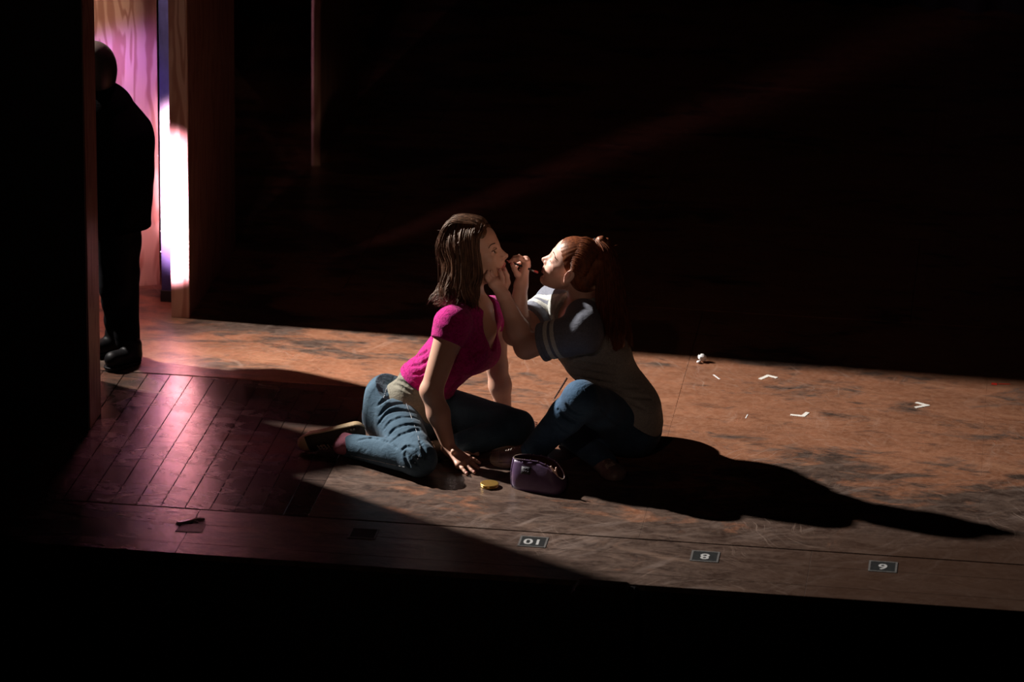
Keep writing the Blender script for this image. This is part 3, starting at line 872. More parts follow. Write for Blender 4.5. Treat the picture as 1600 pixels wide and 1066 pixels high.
# ================================================================== people
P_ = P
def limb_hand(F, wrist, palm, fingers, thumb, rw, rp, rf, kp=0.012, kf=0.004):
    """palm: list of knuckle points; fingers: list of polylines from each knuckle; thumb: polyline starting in the palm"""
    for kpt in palm: F.cap(wrist, kpt, rw, rp, k=kp)
    for a, b_ in zip(palm[:-1], palm[1:]): F.cap(a, b_, rp*0.95, k=kp)
    for f_, r in zip(fingers, rf):
        n = len(f_); F.poly(f_, [r*(1-0.28*i/(n-1)) for i in range(n)], k=kf)
    n = len(thumb); F.poly(thumb, [0.0125-0.0045*i/(n-1) for i in range(n)], k=kf*1.5)

def build_head(F, c, R, s=1.0, eye_open=1.0, ears=True, nose=1.0):
    """head in local axes (forward, left, up); R rows are the axes"""
    L = lambda x, y, z: np.asarray(c)+s*(np.array((x, y, z)) @ R)
    e = lambda p, r, k=0.02, op='add', RR=None: F.ell(L(*p), np.array(r)*s, R if RR is None else RR, k*s, op)
    cp_ = lambda a, b_, ra, rb=None, k=0.01, op='add': F.cap(L(*a), L(*b_), ra*s, (ra if rb is None else rb)*s, k*s, op)
    e((-.014, 0, .033), (.096, .074, .082), 0.0)
    e((.038, 0, .040), (.050, .060, .056), 0.03)
    e((.036, 0, -.030), (.052, .056, .076), 0.03)
    e((.034, 0, -.072), (.046, .044, .036), 0.025)
    for y in (-1, 1):
        cp_((.004, y*.050, -.052), (.064, y*.016, -.101), .015, .012, 0.025)
        e((.056, y*.036, -.026), (.027, .023, .022), 0.018)
        e((.060, y*.026, -.055), (.025, .020, .026), 0.018)
        cp_((.079, y*.012, .020), (.066, y*.042, .018), .010, .010, 0.014)
    e((.073, 0, -.102), (.016, .018, .015), 0.016)
    cp_((.076, 0, .012), (.080, 0, -.05), .018, .018, 0.02)
    for y in (-1, 1): e((.095, y*.034, -.001), (.016, .017, .011) if eye_open > 0.5 else (.012, .015, .008), 0.012, 'sub')
    # nose
    cp_((.080, 0, .016), (.098, 0, -.018), .0075, .0085, 0.010)
    cp_((.098, 0, -.018), (.110*nose, 0, -.030), .0085, .0088, 0.008)
    for y in (-1, 1):
        e((.095, y*.012, -.034), (.011, .007, .008), 0.006)
        e((.099, y*.0065, -.0405), (.005, .0035, .004), 0.003, 'sub')
    cp_((.106, 0, -.037), (.092, 0, -.044), .005, .006, 0.006)
    # lips
    F.poly([L(.080, -.022, -.063), L(.0925, -.010, -.0585), L(.0955, 0, -.0600), L(.0925, .010, -.0585), L(.080, .022, -.063)],
           [.0035*s, .0058*s, .0056*s, .0058*s, .0035*s], k=0.004*s)
    F.poly([L(.080, -.021, -.066), L(.0900, -.009, -.0725), L(.0915, 0, -.0735), L(.0900, .009, -.0725), L(.080, .021, -.066)],
           [.0035*s, .0062*s, .0068*s, .0062*s, .0035*s], k=0.004*s)
    F.poly([L(.084, -.022, -.0650), L(.099, -.008, -.0660), L(.1005, 0, -.0665), L(.099, .008, -.0660), L(.084, .022, -.0650)],
           [.0014*s, .0020*s, .0022*s, .0020*s, .0014*s], k=0.003*s, op='sub')
    e((.083, 0, -.086), (.010, .016, .006), 0.010, 'sub')
    # lids
    for y in (-1, 1):
        if eye_open < 0.5:
            F.ell(L(.0715, y*.0320, -.001), np.array((.0140, .0165, .0125))*s, R, 0.008*s); continue
        up = .0095 if eye_open > 0.5 else .001
        F.poly([L(.0765, y*.0185, .002), L(.0862, y*.026, .004+up*.45), L(.0862, y*.035, .004+up*.45), L(.0745, y*.046, .002)], .0042*s, k=0.005*s)
        F.poly([L(.0765, y*.0185, -.003), L(.0845, y*.027, -.0105), L(.0835, y*.036, -.0105), L(.0735, y*.046, -.003)], .0038*s, k=0.005*s)
        if eye_open < 0.5:
            F.ell(L(.0735, y*.0315, -.002), np.array((.0135, .0145, .0125))*s, R, 0.003*s)
    if ears:
        for y in (-1, 1):
            ea = frame(R[0]*0.95+R[2]*-0.0+y*0.38*R[1], R[2]+R[0]*-0.18)
            F.ell(L(-.008, y*.076, -.008), np.array((.0185, .0075, .031))*s, ea, 0.006*s)
            F.ell(L(-.002, y*.084, -.006), np.array((.0095, .0065, .018))*s, ea, 0.004*s, 'sub')
            F.ell(L(-.006, y*.077, -.033), np.array((.009, .006, .010))*s, ea, 0.006*s)
            F.ell(L(.006, y*.077, -.010), np.array((.004, .005, .006))*s, ea, 0.003*s)
    return L

def eyes_for(parent, L, R, s, look, open_=True, browmat=None, irismat=None):
    for y in (-1, 1):
        c = L(.0722, y*.0315, -.0015)
        if open_:
            vs, fs, mi = [], [], []
            d = np.asarray(look, float); d /= np.linalg.norm(d)
            fr = frame(d, R[2]); n, mrings = 16, 10
            for i in range(mrings+1):
                th = math.pi*i/mrings*1.0
                for j in range(n):
                    ph = 2*math.pi*j/n
                    rr = .0133*s
                    vs.append(c+rr*(math.cos(th)*fr[0]+math.sin(th)*(math.cos(ph)*fr[1]+math.sin(ph)*fr[2])))
            for i in range(mrings):
                for j in range(n):
                    fs.append((i*n+j, i*n+(j+1) % n, (i+1)*n+(j+1) % n, (i+1)*n+j)); mi.append(2 if i < 1 else (1 if i < 2 else 0))
            me = mesh('eye', vs, fs)
            o = link('eye', me, [M['eyewhite'], M['iris'], M['pupil']], parent)
            me.polygons.foreach_set('material_index', mi)
            lash = [L(.0815, y*.0195, .0040), L(.0915, y*.0260, .0080), L(.0920, y*.0340, .0085), L(.0820, y*.0450, .0050), L(.0775, y*.0500, .0045)]
        else:
            lash = [L(.0835, y*.0245, -.0080), L(.0850, y*.028, -.0085), L(.0848, y*.036, -.0085), L(.0775, y*.045, -.0060), L(.073, y*.050, -.005)]
        tube_obj('eyelash', [spline(lash, 12)], [np.array([.0007]+[.0015]*10+[.0006])*s], M['brow'], parent, 6)
        # eyebrow: fine hairs along the ridge
        ps, rs_ = [], []
        for k in range(26):
            t = k/25
            q = spline([L(.0900, y*.010, .0195), L(.0905, y*.024, .0255), L(.0810, y*.041, .0275), L(.0735, y*.0515, .0215)], 26)[k]
            dz = (R[2]*(.0040-.005*t)+R[1]*y*(.002+.004*t)-R[0]*.0012*t)*s
            for rr in (-1, 1):
                b0 = q+R[2]*.0011*rr*s*(1-t*0.7); ps.append(np.array([b0-dz*.3, b0+dz*.4, b0+dz])); rs_.append(np.array((.0009, .0009, .0004))*s)
        o = tube_obj('eyebrow', ps, rs_, browmat or M['brow'], parent, 4)

M['eyewhite'] = simple('eye_white', (0.62, 0.58, 0.55), 0.15, 0.05, 60, 0.5)
M['iris'] = simple('iris_brown', (0.06, 0.03, 0.015), 0.1, 0.3, 400, 0.5)
M['pupil'] = simple('pupil', (0.004, 0.004, 0.004), 0.06, 0.1, 60, 0.5)

def lip_faces(me, L, R, s, center, idx=1, box_=((.074, .108), .021, (-.079, -.0535))):
    n = len(me.polygons)
    co = np.zeros(n*3); me.polygons.foreach_get('center', co); co = co.reshape(-1, 3)
    q = (co-np.asarray(center)) @ R.T / s
    (x0, x1), yy, (z0, z1) = box_
    zc = (z0+z1)/2
    m = (q[:, 0] > x0) & (q[:, 0] < x1) & ((q[:, 1]/yy)**2+((q[:, 2]-zc)/((z1-z0)/2))**2 < 1.0)
    mi = np.zeros(n, np.int32); mi[m] = idx
    return mi, co

def folds(pts_dir, freq, amp, warp, seed):
    """soft cloth folds: ridges across a direction, bent by a slow wave"""
    d = np.asarray(pts_dir, float); d /= np.linalg.norm(d); r = np.random.default_rng(seed)
    k = r.normal(size=(3, 3))*warp; ph = r.uniform(0, 6.28, 3)
    def fn(x, y, z):
        u_ = x*d[0]+y*d[1]+z*d[2]
        for i in range(3): u_ = u_+0.012*np.sin(x*k[i][0]+y*k[i][1]+z*k[i][2]+ph[i])
        s_ = np.sin(u_*freq)
        return -amp*(np.abs(s_)**0.7*np.sign(s_))*(0.5+0.5*np.sin(x*k[0][1]+y*k[1][0]+z*k[2][2]))
    return fn

def crease(F, pix, r=0.006, k=0.008, lift=0.0, op='sub'):
    pts = [F.hit(u, v, lift) for u, v in pix]
    pts = [p for p in pts if p is not None]
    return pts
def creases(F, lists, depth=0.004, width=0.006, ridge=True):
    allp = []
    for pix in lists:
        dense = spline(np.array([(u, v, 0) for u, v in pix], float), max(6, len(pix)*4))[:, :2]
        pts = [F.hit(u, v, width-depth) for u, v in dense]
        # keep runs without jumps in depth
        run = []
        for p in pts:
            if p is None or (run and np.linalg.norm(p-run[-1]) > 0.03):
                if len(run) > 1: allp.append(run)
                run = [] if p is None else [p]
            else: run.append(p)
        if len(run) > 1: allp.append(run)
    for run in allp:
        n = len(run)
        for i in range(n-1):
            t = (i+0.5)/n; ww = width*(0.45+0.55*math.sin(math.pi*t))
            F.cap(run[i], run[i+1], ww, k=0.007, op='sub')

def seam_on(F, pix, name, r, material, parent, n=40, off=0.0008):
    dense = spline(np.array([(u, v, 0) for u, v in pix], float), n)[:, :2]
    run, runs = [], []
    for u, v in dense:
        p = F.hit(u, v, off)
        if p is None or (run and np.linalg.norm(p-run[-1]) > 0.03):
            if len(run) > 2: runs.append(np.array(run))
            run = [] if p is None else [p]
        else: run.append(p)
    if len(run) > 2: runs.append(np.array(run))
    if runs: return tube_obj(name, runs, [r]*len(runs), material, parent, 5)

# ------------------------------------------------------------------ person in the magenta top
def make_magenta_person():
    hipc = P(634, 645, 0.07)
    root = empty('person', (hipc[0], hipc[1], 0.0),
                 'seated person in magenta top and blue jeans leaning on straight arms, face lifted', 'person')
    sR, sL = P(707, 508, -0.09), P(770, 489, 0.18)
    eR, wR = P(674, 611, -0.145), P(703, 703, -0.185)
    eL, wL = P(776, 570, 0.22), P(790, 655, 0.22)
    neck0, hc = P(741, 482, 0.05), P(741, 397, 0.06)
    HR = frame((math.cos(R_(17))*math.cos(R_(-11)), math.cos(R_(17))*math.sin(R_(-11)), math.sin(R_(17))), (0, 0.05, 1))
    up = P(721, 520, 0.045)-hipc; up /= np.linalg.norm(up)
    fwd = np.array((0.80, -0.60, 0.0)); fwd = fwd-up*(fwd@up); fwd /= np.linalg.norm(fwd)
    lf = np.cross(up, fwd)
    T = np.array((fwd, lf, up))
    fwdc = np.array((0.90, -0.42, 0.0)); fwdc = fwdc-up*(fwdc@up); fwdc /= np.linalg.norm(fwdc)
    TC = np.array((fwdc, np.cross(up, fwdc), up))
    waist, ribs, chest = P(668, 596, 0.07), P(706, 556, 0.06), P(731, 520, 0.045)
    def torso(F, g, kk=0.05):
        F.ell(hipc, (0.125+g, 0.165+g, 0.125+g), T, kk)
        F.ell(waist, (0.098+g, 0.130+g, 0.115+g), T, kk)
        F.ell(ribs, (0.105+g, 0.138+g, 0.12+g), TC, kk)
        F.ell(chest, (0.100+g, 0.150+g, 0.095+g), TC, kk)
        for y in (-1, 1):
            F.ell(P(735, 545, 0.04)+TC[0]*0.036+TC[1]*0.060*y-up*0.0, (0.058+g, 0.062+g, 0.064+g), TC, 0.05)
        F.ell(P(735, 542, 0.04)+TC[0]*0.040, (0.050+g, 0.07+g, 0.05+g), TC, 0.05)
        F.cap(sR, sL, 0.046+g, k=0.05); F.cap(chest, neck0, 0.085+g, 0.060+g, k=0.05)
        for y, s_ in ((-1, sR), (1, sL)): F.cap(neck0+up*0.01, s_, 0.042+g, 0.050+g, k=0.05)
    hipR, hipL = P(616, 652, 0.0), P(668, 634, 0.13)
    kneeR, ankR = P(654, 717, -0.325), P(545, 696, -0.135)
    kneeL, ankL = P(806, 667, 0.0), P(715, 697, -0.11)
    # --- body
    F = Field((-0.86, -0.50, -0.01), (0.18, 0.48, 0.98), 0.0031)
    torso(F, -0.008)
    for s_, e_, w_ in ((sR, eR, wR), (sL, eL, wL)):
        F.cap(s_, e_, 0.057, 0.041, k=0.035)
        mid = e_*0.62+w_*0.38
        F.cap(e_, mid, 0.040, 0.042, k=0.02); F.cap(mid, w_, 0.042, 0.024, k=0.02, flat=(0, 1, 0), fs=0.95)
    F.ell(eR-np.array((0.016, 0, -0.005)), (0.02, 0.02, 0.022), None, 0.02)
    F.cap(neck0-up*0.03, hc+np.array((-.016, 0, -.03)), 0.055, 0.050, k=0.025)
    F.cap(chest+fwdc*0.05+up*0.06, neck0+fwdc*0.01, 0.04, 0.04, k=0.04)
    L = build_head(F, hc, HR, 1.08)
    # right hand flat on the floor, fingers spread towards the right
    kn = [P(731, 718, -0.185), P(729, 723, -0.215), P(724, 727, -0.242), P(716, 728, -0.262)]
    for k_ in kn: k_[2] = 0.024
    wR2 = wR.copy(); wR2[2] = max(wR2[2], 0.04)
    tips = [G(749, 727), G(747, 735), G(741, 742), G(729, 744)]
    fl_ = []
    for k_, t_ in zip(kn, tips):
        t_ = t_.copy(); t_[2] = 0.009; m_ = k_*0.52+t_*0.48; m_[2] = 0.021; m2 = k_*0.22+t_*0.78; m2[2] = 0.014; fl_.append([k_, m_, m2, t_])
    th = [P(709, 706, -0.23), P(722, 708, -0.185), G(737, 712), G(746, 714)]
    th[1][2] = 0.03; th[2][2] = 0.016; th[3][2] = 0.011
    limb_hand(F, wR2, kn, fl_, th, 0.021, 0.013, [0.0085, 0.009, 0.0085, 0.0075])
    # left hand behind the thigh
    kl = [wL+np.array((0.05, 0.035-0.02*i, -0.025)) for i in range(4)]
    for k_ in kl: k_[2] = 0.022
    limb_hand(F, wL, kl, [[k_, k_+np.array((0.036, 0, 0.0)), k_+np.array((0.07, 0, -0.012))] for k_ in kl],
              [wL, wL+np.array((0.03, 0.05, -0.02)), wL+np.array((0.06, 0.07, -0.03))], 0.02, 0.013, [0.0085]*4)
    # legs inside the jeans
    for h_, k_, a_ in ((hipR, kneeR, ankR), (hipL, kneeL, ankL)):
        F.cap(h_*0.72+k_*0.28, k_, 0.070, 0.052, k=0.04); F.cap(k_, a_, 0.050, 0.034, k=0.02)
    # feet
    heelR, toeR = P(556, 677, -0.10), P(478, 694, -0.10)
    F.cap(ankR, heelR, 0.034, 0.028, k=0.02); F.cap(heelR, toeR, 0.028, 0.022, k=0.02)
    F.cap(ankL, ankL+np.array((-0.12, -0.05, -0.005)), 0.034, 0.026, k=0.02)
    F.cut((0, 0, 0.001), (0, 0, -1))
    me = F.mesh('body')
    body = link('body', me, [M['skin1'], M['lip1']], root)
    mi, co = lip_faces(me, L, HR, 1.08, hc); me.polygons.foreach_set('material_index', mi)
    body['label'] = 'bare arms, neck and face of warm skin'
    eyes_for(root, L, HR, 1.08, HR[0]*0.9+HR[2]*0.25-HR[1]*0.1)
    # finger nails of the near hand
    for f_ in fl_:
        t_ = f_[-1]; d = f_[-1]-f_[-2]; d /= np.linalg.norm(d)
        fr = frame(d)
        vv = [t_+fr[0]*a_+fr[1]*b_+fr[2]*0.0068*(1-abs(b_)*25) for a_ in (-.006, .004) for b_ in (-.004, 0, .004)]
        o = link('nail', mesh('nail', vv, [(0, 3, 4, 1), (1, 4, 5, 2)]), M['nail'], root); mm = o.modifiers.new('t', 'SOLIDIFY'); mm.thickness = 0.0008
    # --- shirt
    hem_p = P(668, 597, 0.07); hem_n = -up
    S = Field((-0.56, -0.26, 0.16), (0.10, 0.46, 0.74), 0.0035)
    torso(S, 0.003)
    axR = (eR-sR)/np.linalg.norm(eR-sR); axL = (eL-sL)/np.linalg.norm(eL-sL)
    S.disp(folds(up+0.25*fwd, 70, 0.0022, 14, 3), S.lo, S.lo+S.h*np.array(S.n))
    S.cut(hem_p, hem_n)
    creases(S, [[(640, 560), (655, 556), (668, 548)], [(646, 585), (660, 582), (676, 570)], [(640, 572), (656, 570), (672, 560)], [(662, 530), (676, 528), (686, 520)], [(672, 512), (682, 516), (690, 514)],
                [(690, 560), (688, 585), (684, 606)], [(720, 590), (712, 600), (702, 612)], [(735, 560), (744, 552), (756, 548)]], 0.003, 0.006)
    # neckline: deep scoop that bares the upper chest
    nk = P(763, 512, -0.06)
    cut_c = neck0+TC[0]*0.085+up*0.0
    S.ell(cut_c, (0.12, 0.056, 0.075), TC, 0.004, 'sub')
    S.ell(chest+TC[0]*0.10+up*0.078, (0.085, 0.040, 0.072), TC, 0.006, 'sub')
    S.ell(neck0+up*0.045, (0.075, 0.070, 0.06), TC, 0.004, 'sub')
    link('shirt', S.mesh('shirt'), M['magenta'], root)
    for s_, e_, ax, f_ in ((sR, eR, axR, 0.17), (sL, eL, axL, 0.20)):
        Q = Field(s_-0.17, s_+0.17, 0.0032); dg = 0.0 if s_ is sR else 0.009
        Q.cap(neck0*0.42+s_*0.58, s_, 0.057, 0.067-dg, k=0.0)
        inn = s_-ax*0.004
        Q.cap(inn, s_+ax*0.11, 0.0670-dg, 0.0640-dg*0.6, k=0.03)
        Q.disp(folds(ax, 120, 0.0012, 20, 5), Q.lo, Q.lo+Q.h*np.array(Q.n))
        # cuff plane tilted as in a cap sleeve
        cn = ax+0.28*np.array((-0.3, -0.9, -0.2))
        Q.cut(s_+ax*0.068, cn)
        Q.cap(s_-ax*0.1, s_+ax*0.2, 0.0485, 0.0485, k=0.0, op='sub') if False else None
        sl = link('sleeve', Q.mesh('sleeve'), M['magenta'], root)
    # hem band and neckline band
    hb = Field((-0.56, -0.26, 0.14), (0.10, 0.40, 0.60), 0.0035)
    torso(hb, 0.0065); hb.cut(hem_p+up*0.018, up); hb.cut(hem_p-up*0.004, -up)
    link('shirt_hem', hb.mesh('shirt_hem'), M['magenta'], root)
    # --- olive undershirt showing at the waist
    U = Field((-0.60, -0.34, 0.05), (0.0, 0.36, 0.55), 0.0035)
    torso(U, -0.0005)
    U.disp(folds(up, 95, 0.0026, 16, 9), U.lo, U.lo+U.h*np.array(U.n))
    U.cut(hem_p+up*0.03, up); U.cut(P(624, 618, 0.05)-up*0.05, -up)
    creases(U, [[(612, 592), (626, 596), (644, 606)], [(618, 586), (634, 588), (650, 600)], [(608, 600), (624, 604), (642, 614)]], 0.0035, 0.005)
    un = link('undershirt', U.mesh('undershirt'), M['olive'], root); un['label'] = 'olive grey undershirt showing at the waist'
    # --- jeans
    J = Field((-0.74, -0.46, -0.01), (0.16, 0.36, 0.44), 0.0033)
    J.ell(hipc, (0.130, 0.172, 0.130), T, 0.03)
    J.ell(P(622, 626, 0.07), (0.122, 0.155, 0.10), T, 0.05)
    J.ell(hipc-np.array((0.045, 0.0, 0.015)), (0.10, 0.13, 0.11), T, 0.05)
    J.cut(P(627, 616, 0.06), up+0.12*fwd)
    J.cap(hipR, kneeR, 0.092, 0.066, k=0.045); J.cap(kneeR, ankR, 0.064, 0.046, k=0.022)
    J.cap(hipL, kneeL, 0.094, 0.068, k=0.045); J.cap(kneeL, ankL, 0.062, 0.046, k=0.022)
    lo_, hi_ = J.lo, J.lo+J.h*np.array(J.n)
    J.disp(folds(kneeR-hipR, 62, 0.0026, 12, 21), lo_, hi_)
    creases(J, [
        [(590, 634), (606, 622), (626, 618), (652, 628)], [(592, 650), (608, 634), (632, 630), (660, 640)],
        [(590, 664), (606, 645), (632, 641), (662, 650)], [(598, 672), (612, 657), (636, 651), (666, 658)],
        [(604, 684), (618, 669), (640, 663), (668, 668)], [(612, 690), (624, 680), (646, 672), (656, 672)],
        [(628, 704), (634, 698), (646, 700), (656, 712)], [(632, 708), (634, 720), (640, 730)], [(634, 706), (644, 718), (652, 726)],
        [(560, 688), (580, 684), (604, 690), (620, 700)], [(662, 632), (676, 636), (684, 650)], [(656, 690), (662, 700), (664, 716)]], 0.0045, 0.0058)
    J.cut((0, 0, 0.0015), (0, 0, -1))
    jeans = link('jeans', J.mesh('jeans'), M['denim1'], root)
    seam_on(J, [(630, 604), (634, 628), (642, 650), (650, 672), (656, 694), (655, 712), (648, 724)], 'side_seam', 0.0007, M['stitch'], jeans)
    seam_on(J, [(604, 606), (600, 620), (594, 634)], 'pocket_seam', 0.0008, M['stitch'], jeans)
    seam_on(J, [(548, 712), (566, 716), (590, 721), (612, 726), (632, 730)], 'inner_seam', 0.0008, M['stitch'], jeans)
    seam_on(J, [(600, 607), (616, 610), (636, 618), (652, 628)], 'waistband_seam', 0.0008, M['stitch'], jeans)
    for q in ((628, 608),):
        h_ = J.hit(*q)
        if h_ is not None:
            box('belt_loop', h_, (0.010, 0.006, 0.04), M['denim1'], jeans, np.array((lf, fwd, up)))
    # --- sock and shoes
    Kf = Field(ankR-0.12, ankR+0.12, 0.003)
    Kf.cap(ankR*0.9+kneeR*0.1, heelR*0.7+toeR*0.3, 0.042, 0.036, k=0.01); Kf.ell(ankR-np.array((0.025, 0.02, 0)), (0.035, 0.03, 0.03), None, 0.02)
    Kf.disp(folds(kneeR-ankR, 260, 0.0009, 20, 2), Kf.lo, Kf.lo+Kf.h*np.array(Kf.n))
    Kf.cut((0, 0, 0.002), (0, 0, -1))
    sk_ = link('sock', Kf.mesh('sock'), M['sock'], root); sk_['label'] = 'mauve pink sock'
    sneaker(root, heelR, toeR, np.array((0.10, 0.62, 0.78)), M['canvas'], M['rubber'], M['rubber'], 'dark sneaker with a cream sole and toe cap', cut=ankR)
    hL = ankL+np.array((-0.02, 0.0, -0.012)); tL = hL+np.array((-0.19, -0.08, 0.0))
    sneaker(root, hL, tL, np.array((0.2, 0.5, -0.85)), M['canvas'], M['rubber'], M['rubber'], None)
    # --- hair
    hair_magenta(root, hc, HR, L)
    return root

def sneaker(root, heel, toe, soledir, upmat, solemat, capmat, label, cut=None, width=1.0):
    """heel and toe are inside the foot; soledir points out of the sole"""
    ax = toe-heel; Lg = np.linalg.norm(ax); ax = ax/Lg
    sd = soledir-ax*(soledir@ax); sd /= np.linalg.norm(sd); sw = np.cross(sd, ax)
    lo = np.minimum(heel, toe)-0.12; hi = np.maximum(heel, toe)+0.12
    sh = empty('sneaker', (heel+toe)/2, None); sh.parent = root; sh.matrix_parent_inverse = parent_inv(root)
    if label: sh['label'] = label
    h0 = heel; t0 = toe
    def vol(F, g):
        for y in (-1, 1):
            F.cap(h0+sw*y*0.010+sd*0.008, t0-ax*0.04+sw*y*0.020*width+sd*0.006, 0.030+g, 0.026+g, k=0.02)
        F.ell(t0-ax*0.016+sd*0.004, np.array((0.045+g, 0.044*width+g, 0.028+g)), np.array((ax, sw, sd)), 0.02)
        F.cap(h0-sd*0.012, h0+ax*Lg*0.45-sd*0.012, 0.034+g, 0.030+g, k=0.02)
    F = Field(lo, hi, 0.003); vol(F, 0.0)
    F.cut(h0+sd*0.028, sd)
    # ankle opening
    F.cap(h0-sd*0.03+ax*0.0, h0-sd*0.12+ax*0.02, 0.032, 0.05, k=0.006, op='sub')
    F.cut((0, 0, 0.001), (0, 0, -1))
    link('upper', F.mesh('upper'), upmat, sh)
    B = Field(lo, hi, 0.003); vol(B, 0.0045); B.cut(h0+sd*0.040, sd); B.cut(h0+sd*0.014, -sd); B.cut((0, 0, 0.001), (0, 0, -1))
    link('sole', B.mesh('sole'), solemat, sh)
    C = Field(lo, hi, 0.003); vol(C, 0.0028); C.cut(t0-ax*0.006, -ax+sd*0.15); C.cut(h0+sd*0.030, sd); C.cut((0, 0, 0.001), (0, 0, -1))
    link('toe_cap', C.mesh('toe_cap'), capmat, sh)
    ps = []
    for i in range(6):
        b_ = h0+ax*(Lg*0.42+i*(Lg*0.40)/6)
        zz = -sd*(0.040-0.0022*i)
        ps.append(np.array([b_+sw*0.020+zz*0.80+ax*0.004, b_+sw*0.012+zz, b_-sw*0.012+zz*1.0, b_-sw*0.020+zz*0.80-ax*0.004]))
    o = tube_obj('laces', ps, [0.0022]*6, M['lace'], sh, 5)
    return sh

def hair_strands(guides, n, spread, wave, rad, seed, pts=18, sides=4, frizz=0.002):
    """interpolate between neighbouring guide curves and add waves"""
    r = np.random.default_rng(seed); G_ = [spline(g, pts) for g in guides]
    out, rr = [], []
    t = np.linspace(0, 1, pts)
    for i in range(n):
        u_ = r.uniform(0, len(G_)-1.0001); k = int(u_); f = u_-k
        p = G_[k]*(1-f)+G_[k+1]*f
        off = r.normal(size=3)*spread
        wv = r.normal(size=3); ph = r.uniform(0, 6.28)
        A = wave*(t**1.6)
        p = p+off[None]*(0.35+0.65*t[:, None])+wv[None]*(A*np.sin(t*r.uniform(9, 13)+ph))[:, None]+r.normal(size=(pts, 3))*frizz*t[:, None]*0.4
        ln = r.uniform(0.82, 1.0)
        out.append(spline(p[:max(4, int(pts*ln))], pts) if ln < 0.97 else p)
        rr.append(rad*np.minimum(np.minimum(1, (1.02-t)*4), 0.25+t*6)*r.uniform(0.7, 1.3))
    return out, rr

def hair_locks(guides, nl, per, spread, amp, rad, seed, pts=22):
    """wavy locks: strands of a lock share one wave that grows and curls towards the end"""
    r = np.random.default_rng(seed); G_ = [spline(g, pts) for g in guides]
    t = np.linspace(0, 1, pts); out, rr = [], []
    for i in range(nl):
        u_ = (i+r.uniform(0, 1))/nl*(len(G_)-1.0001); k = int(u_); f = u_-k
        p = G_[k]*(1-f)+G_[k+1]*f
        off = r.normal(size=3)*spread
        tang = p[-1]-p[-4]; tang /= np.linalg.norm(tang)
        a = np.cross(tang, np.array((0.2, 1.0, 0.1))+r.normal(size=3)*0.25); a /= np.linalg.norm(a); b_ = np.cross(tang, a)
        ph = 1.9*u_+r.normal()*0.45; fq = r.uniform(11.5, 13.0); A = amp*r.uniform(0.6, 1.35)*np.clip((t-0.28)/0.72, 0, 1)**1.2
        p = p+off[None]*(0.25+0.75*t[:, None])+a[None]*(A*np.sin(t*fq+ph))[:, None]+b_[None]*(A*0.8*np.cos(t*fq+ph))[:, None]
        m = int(pts*r.uniform(0.84, 1.0))
        for j in range(per):
            o2 = r.normal(size=3)*0.0024
            q = p[:max(6, m-int(r.integers(0, 3)))]+o2[None]*(0.6+0.6*np.sin(t[:max(6, m)]*3.1+j)[:, None][:len(p[:max(6, m)])])[:max(6, m)][:len(p[:max(6, m)])][:1]
            q = q+np.cumsum(r.normal(size=q.shape)*0.00025, axis=0)
            n_ = len(q); tt = np.linspace(0, 1, n_)
            out.append(q); rr.append(rad*np.minimum(1, (1.03-tt)*5)*r.uniform(0.7, 1.25))
    return out, rr

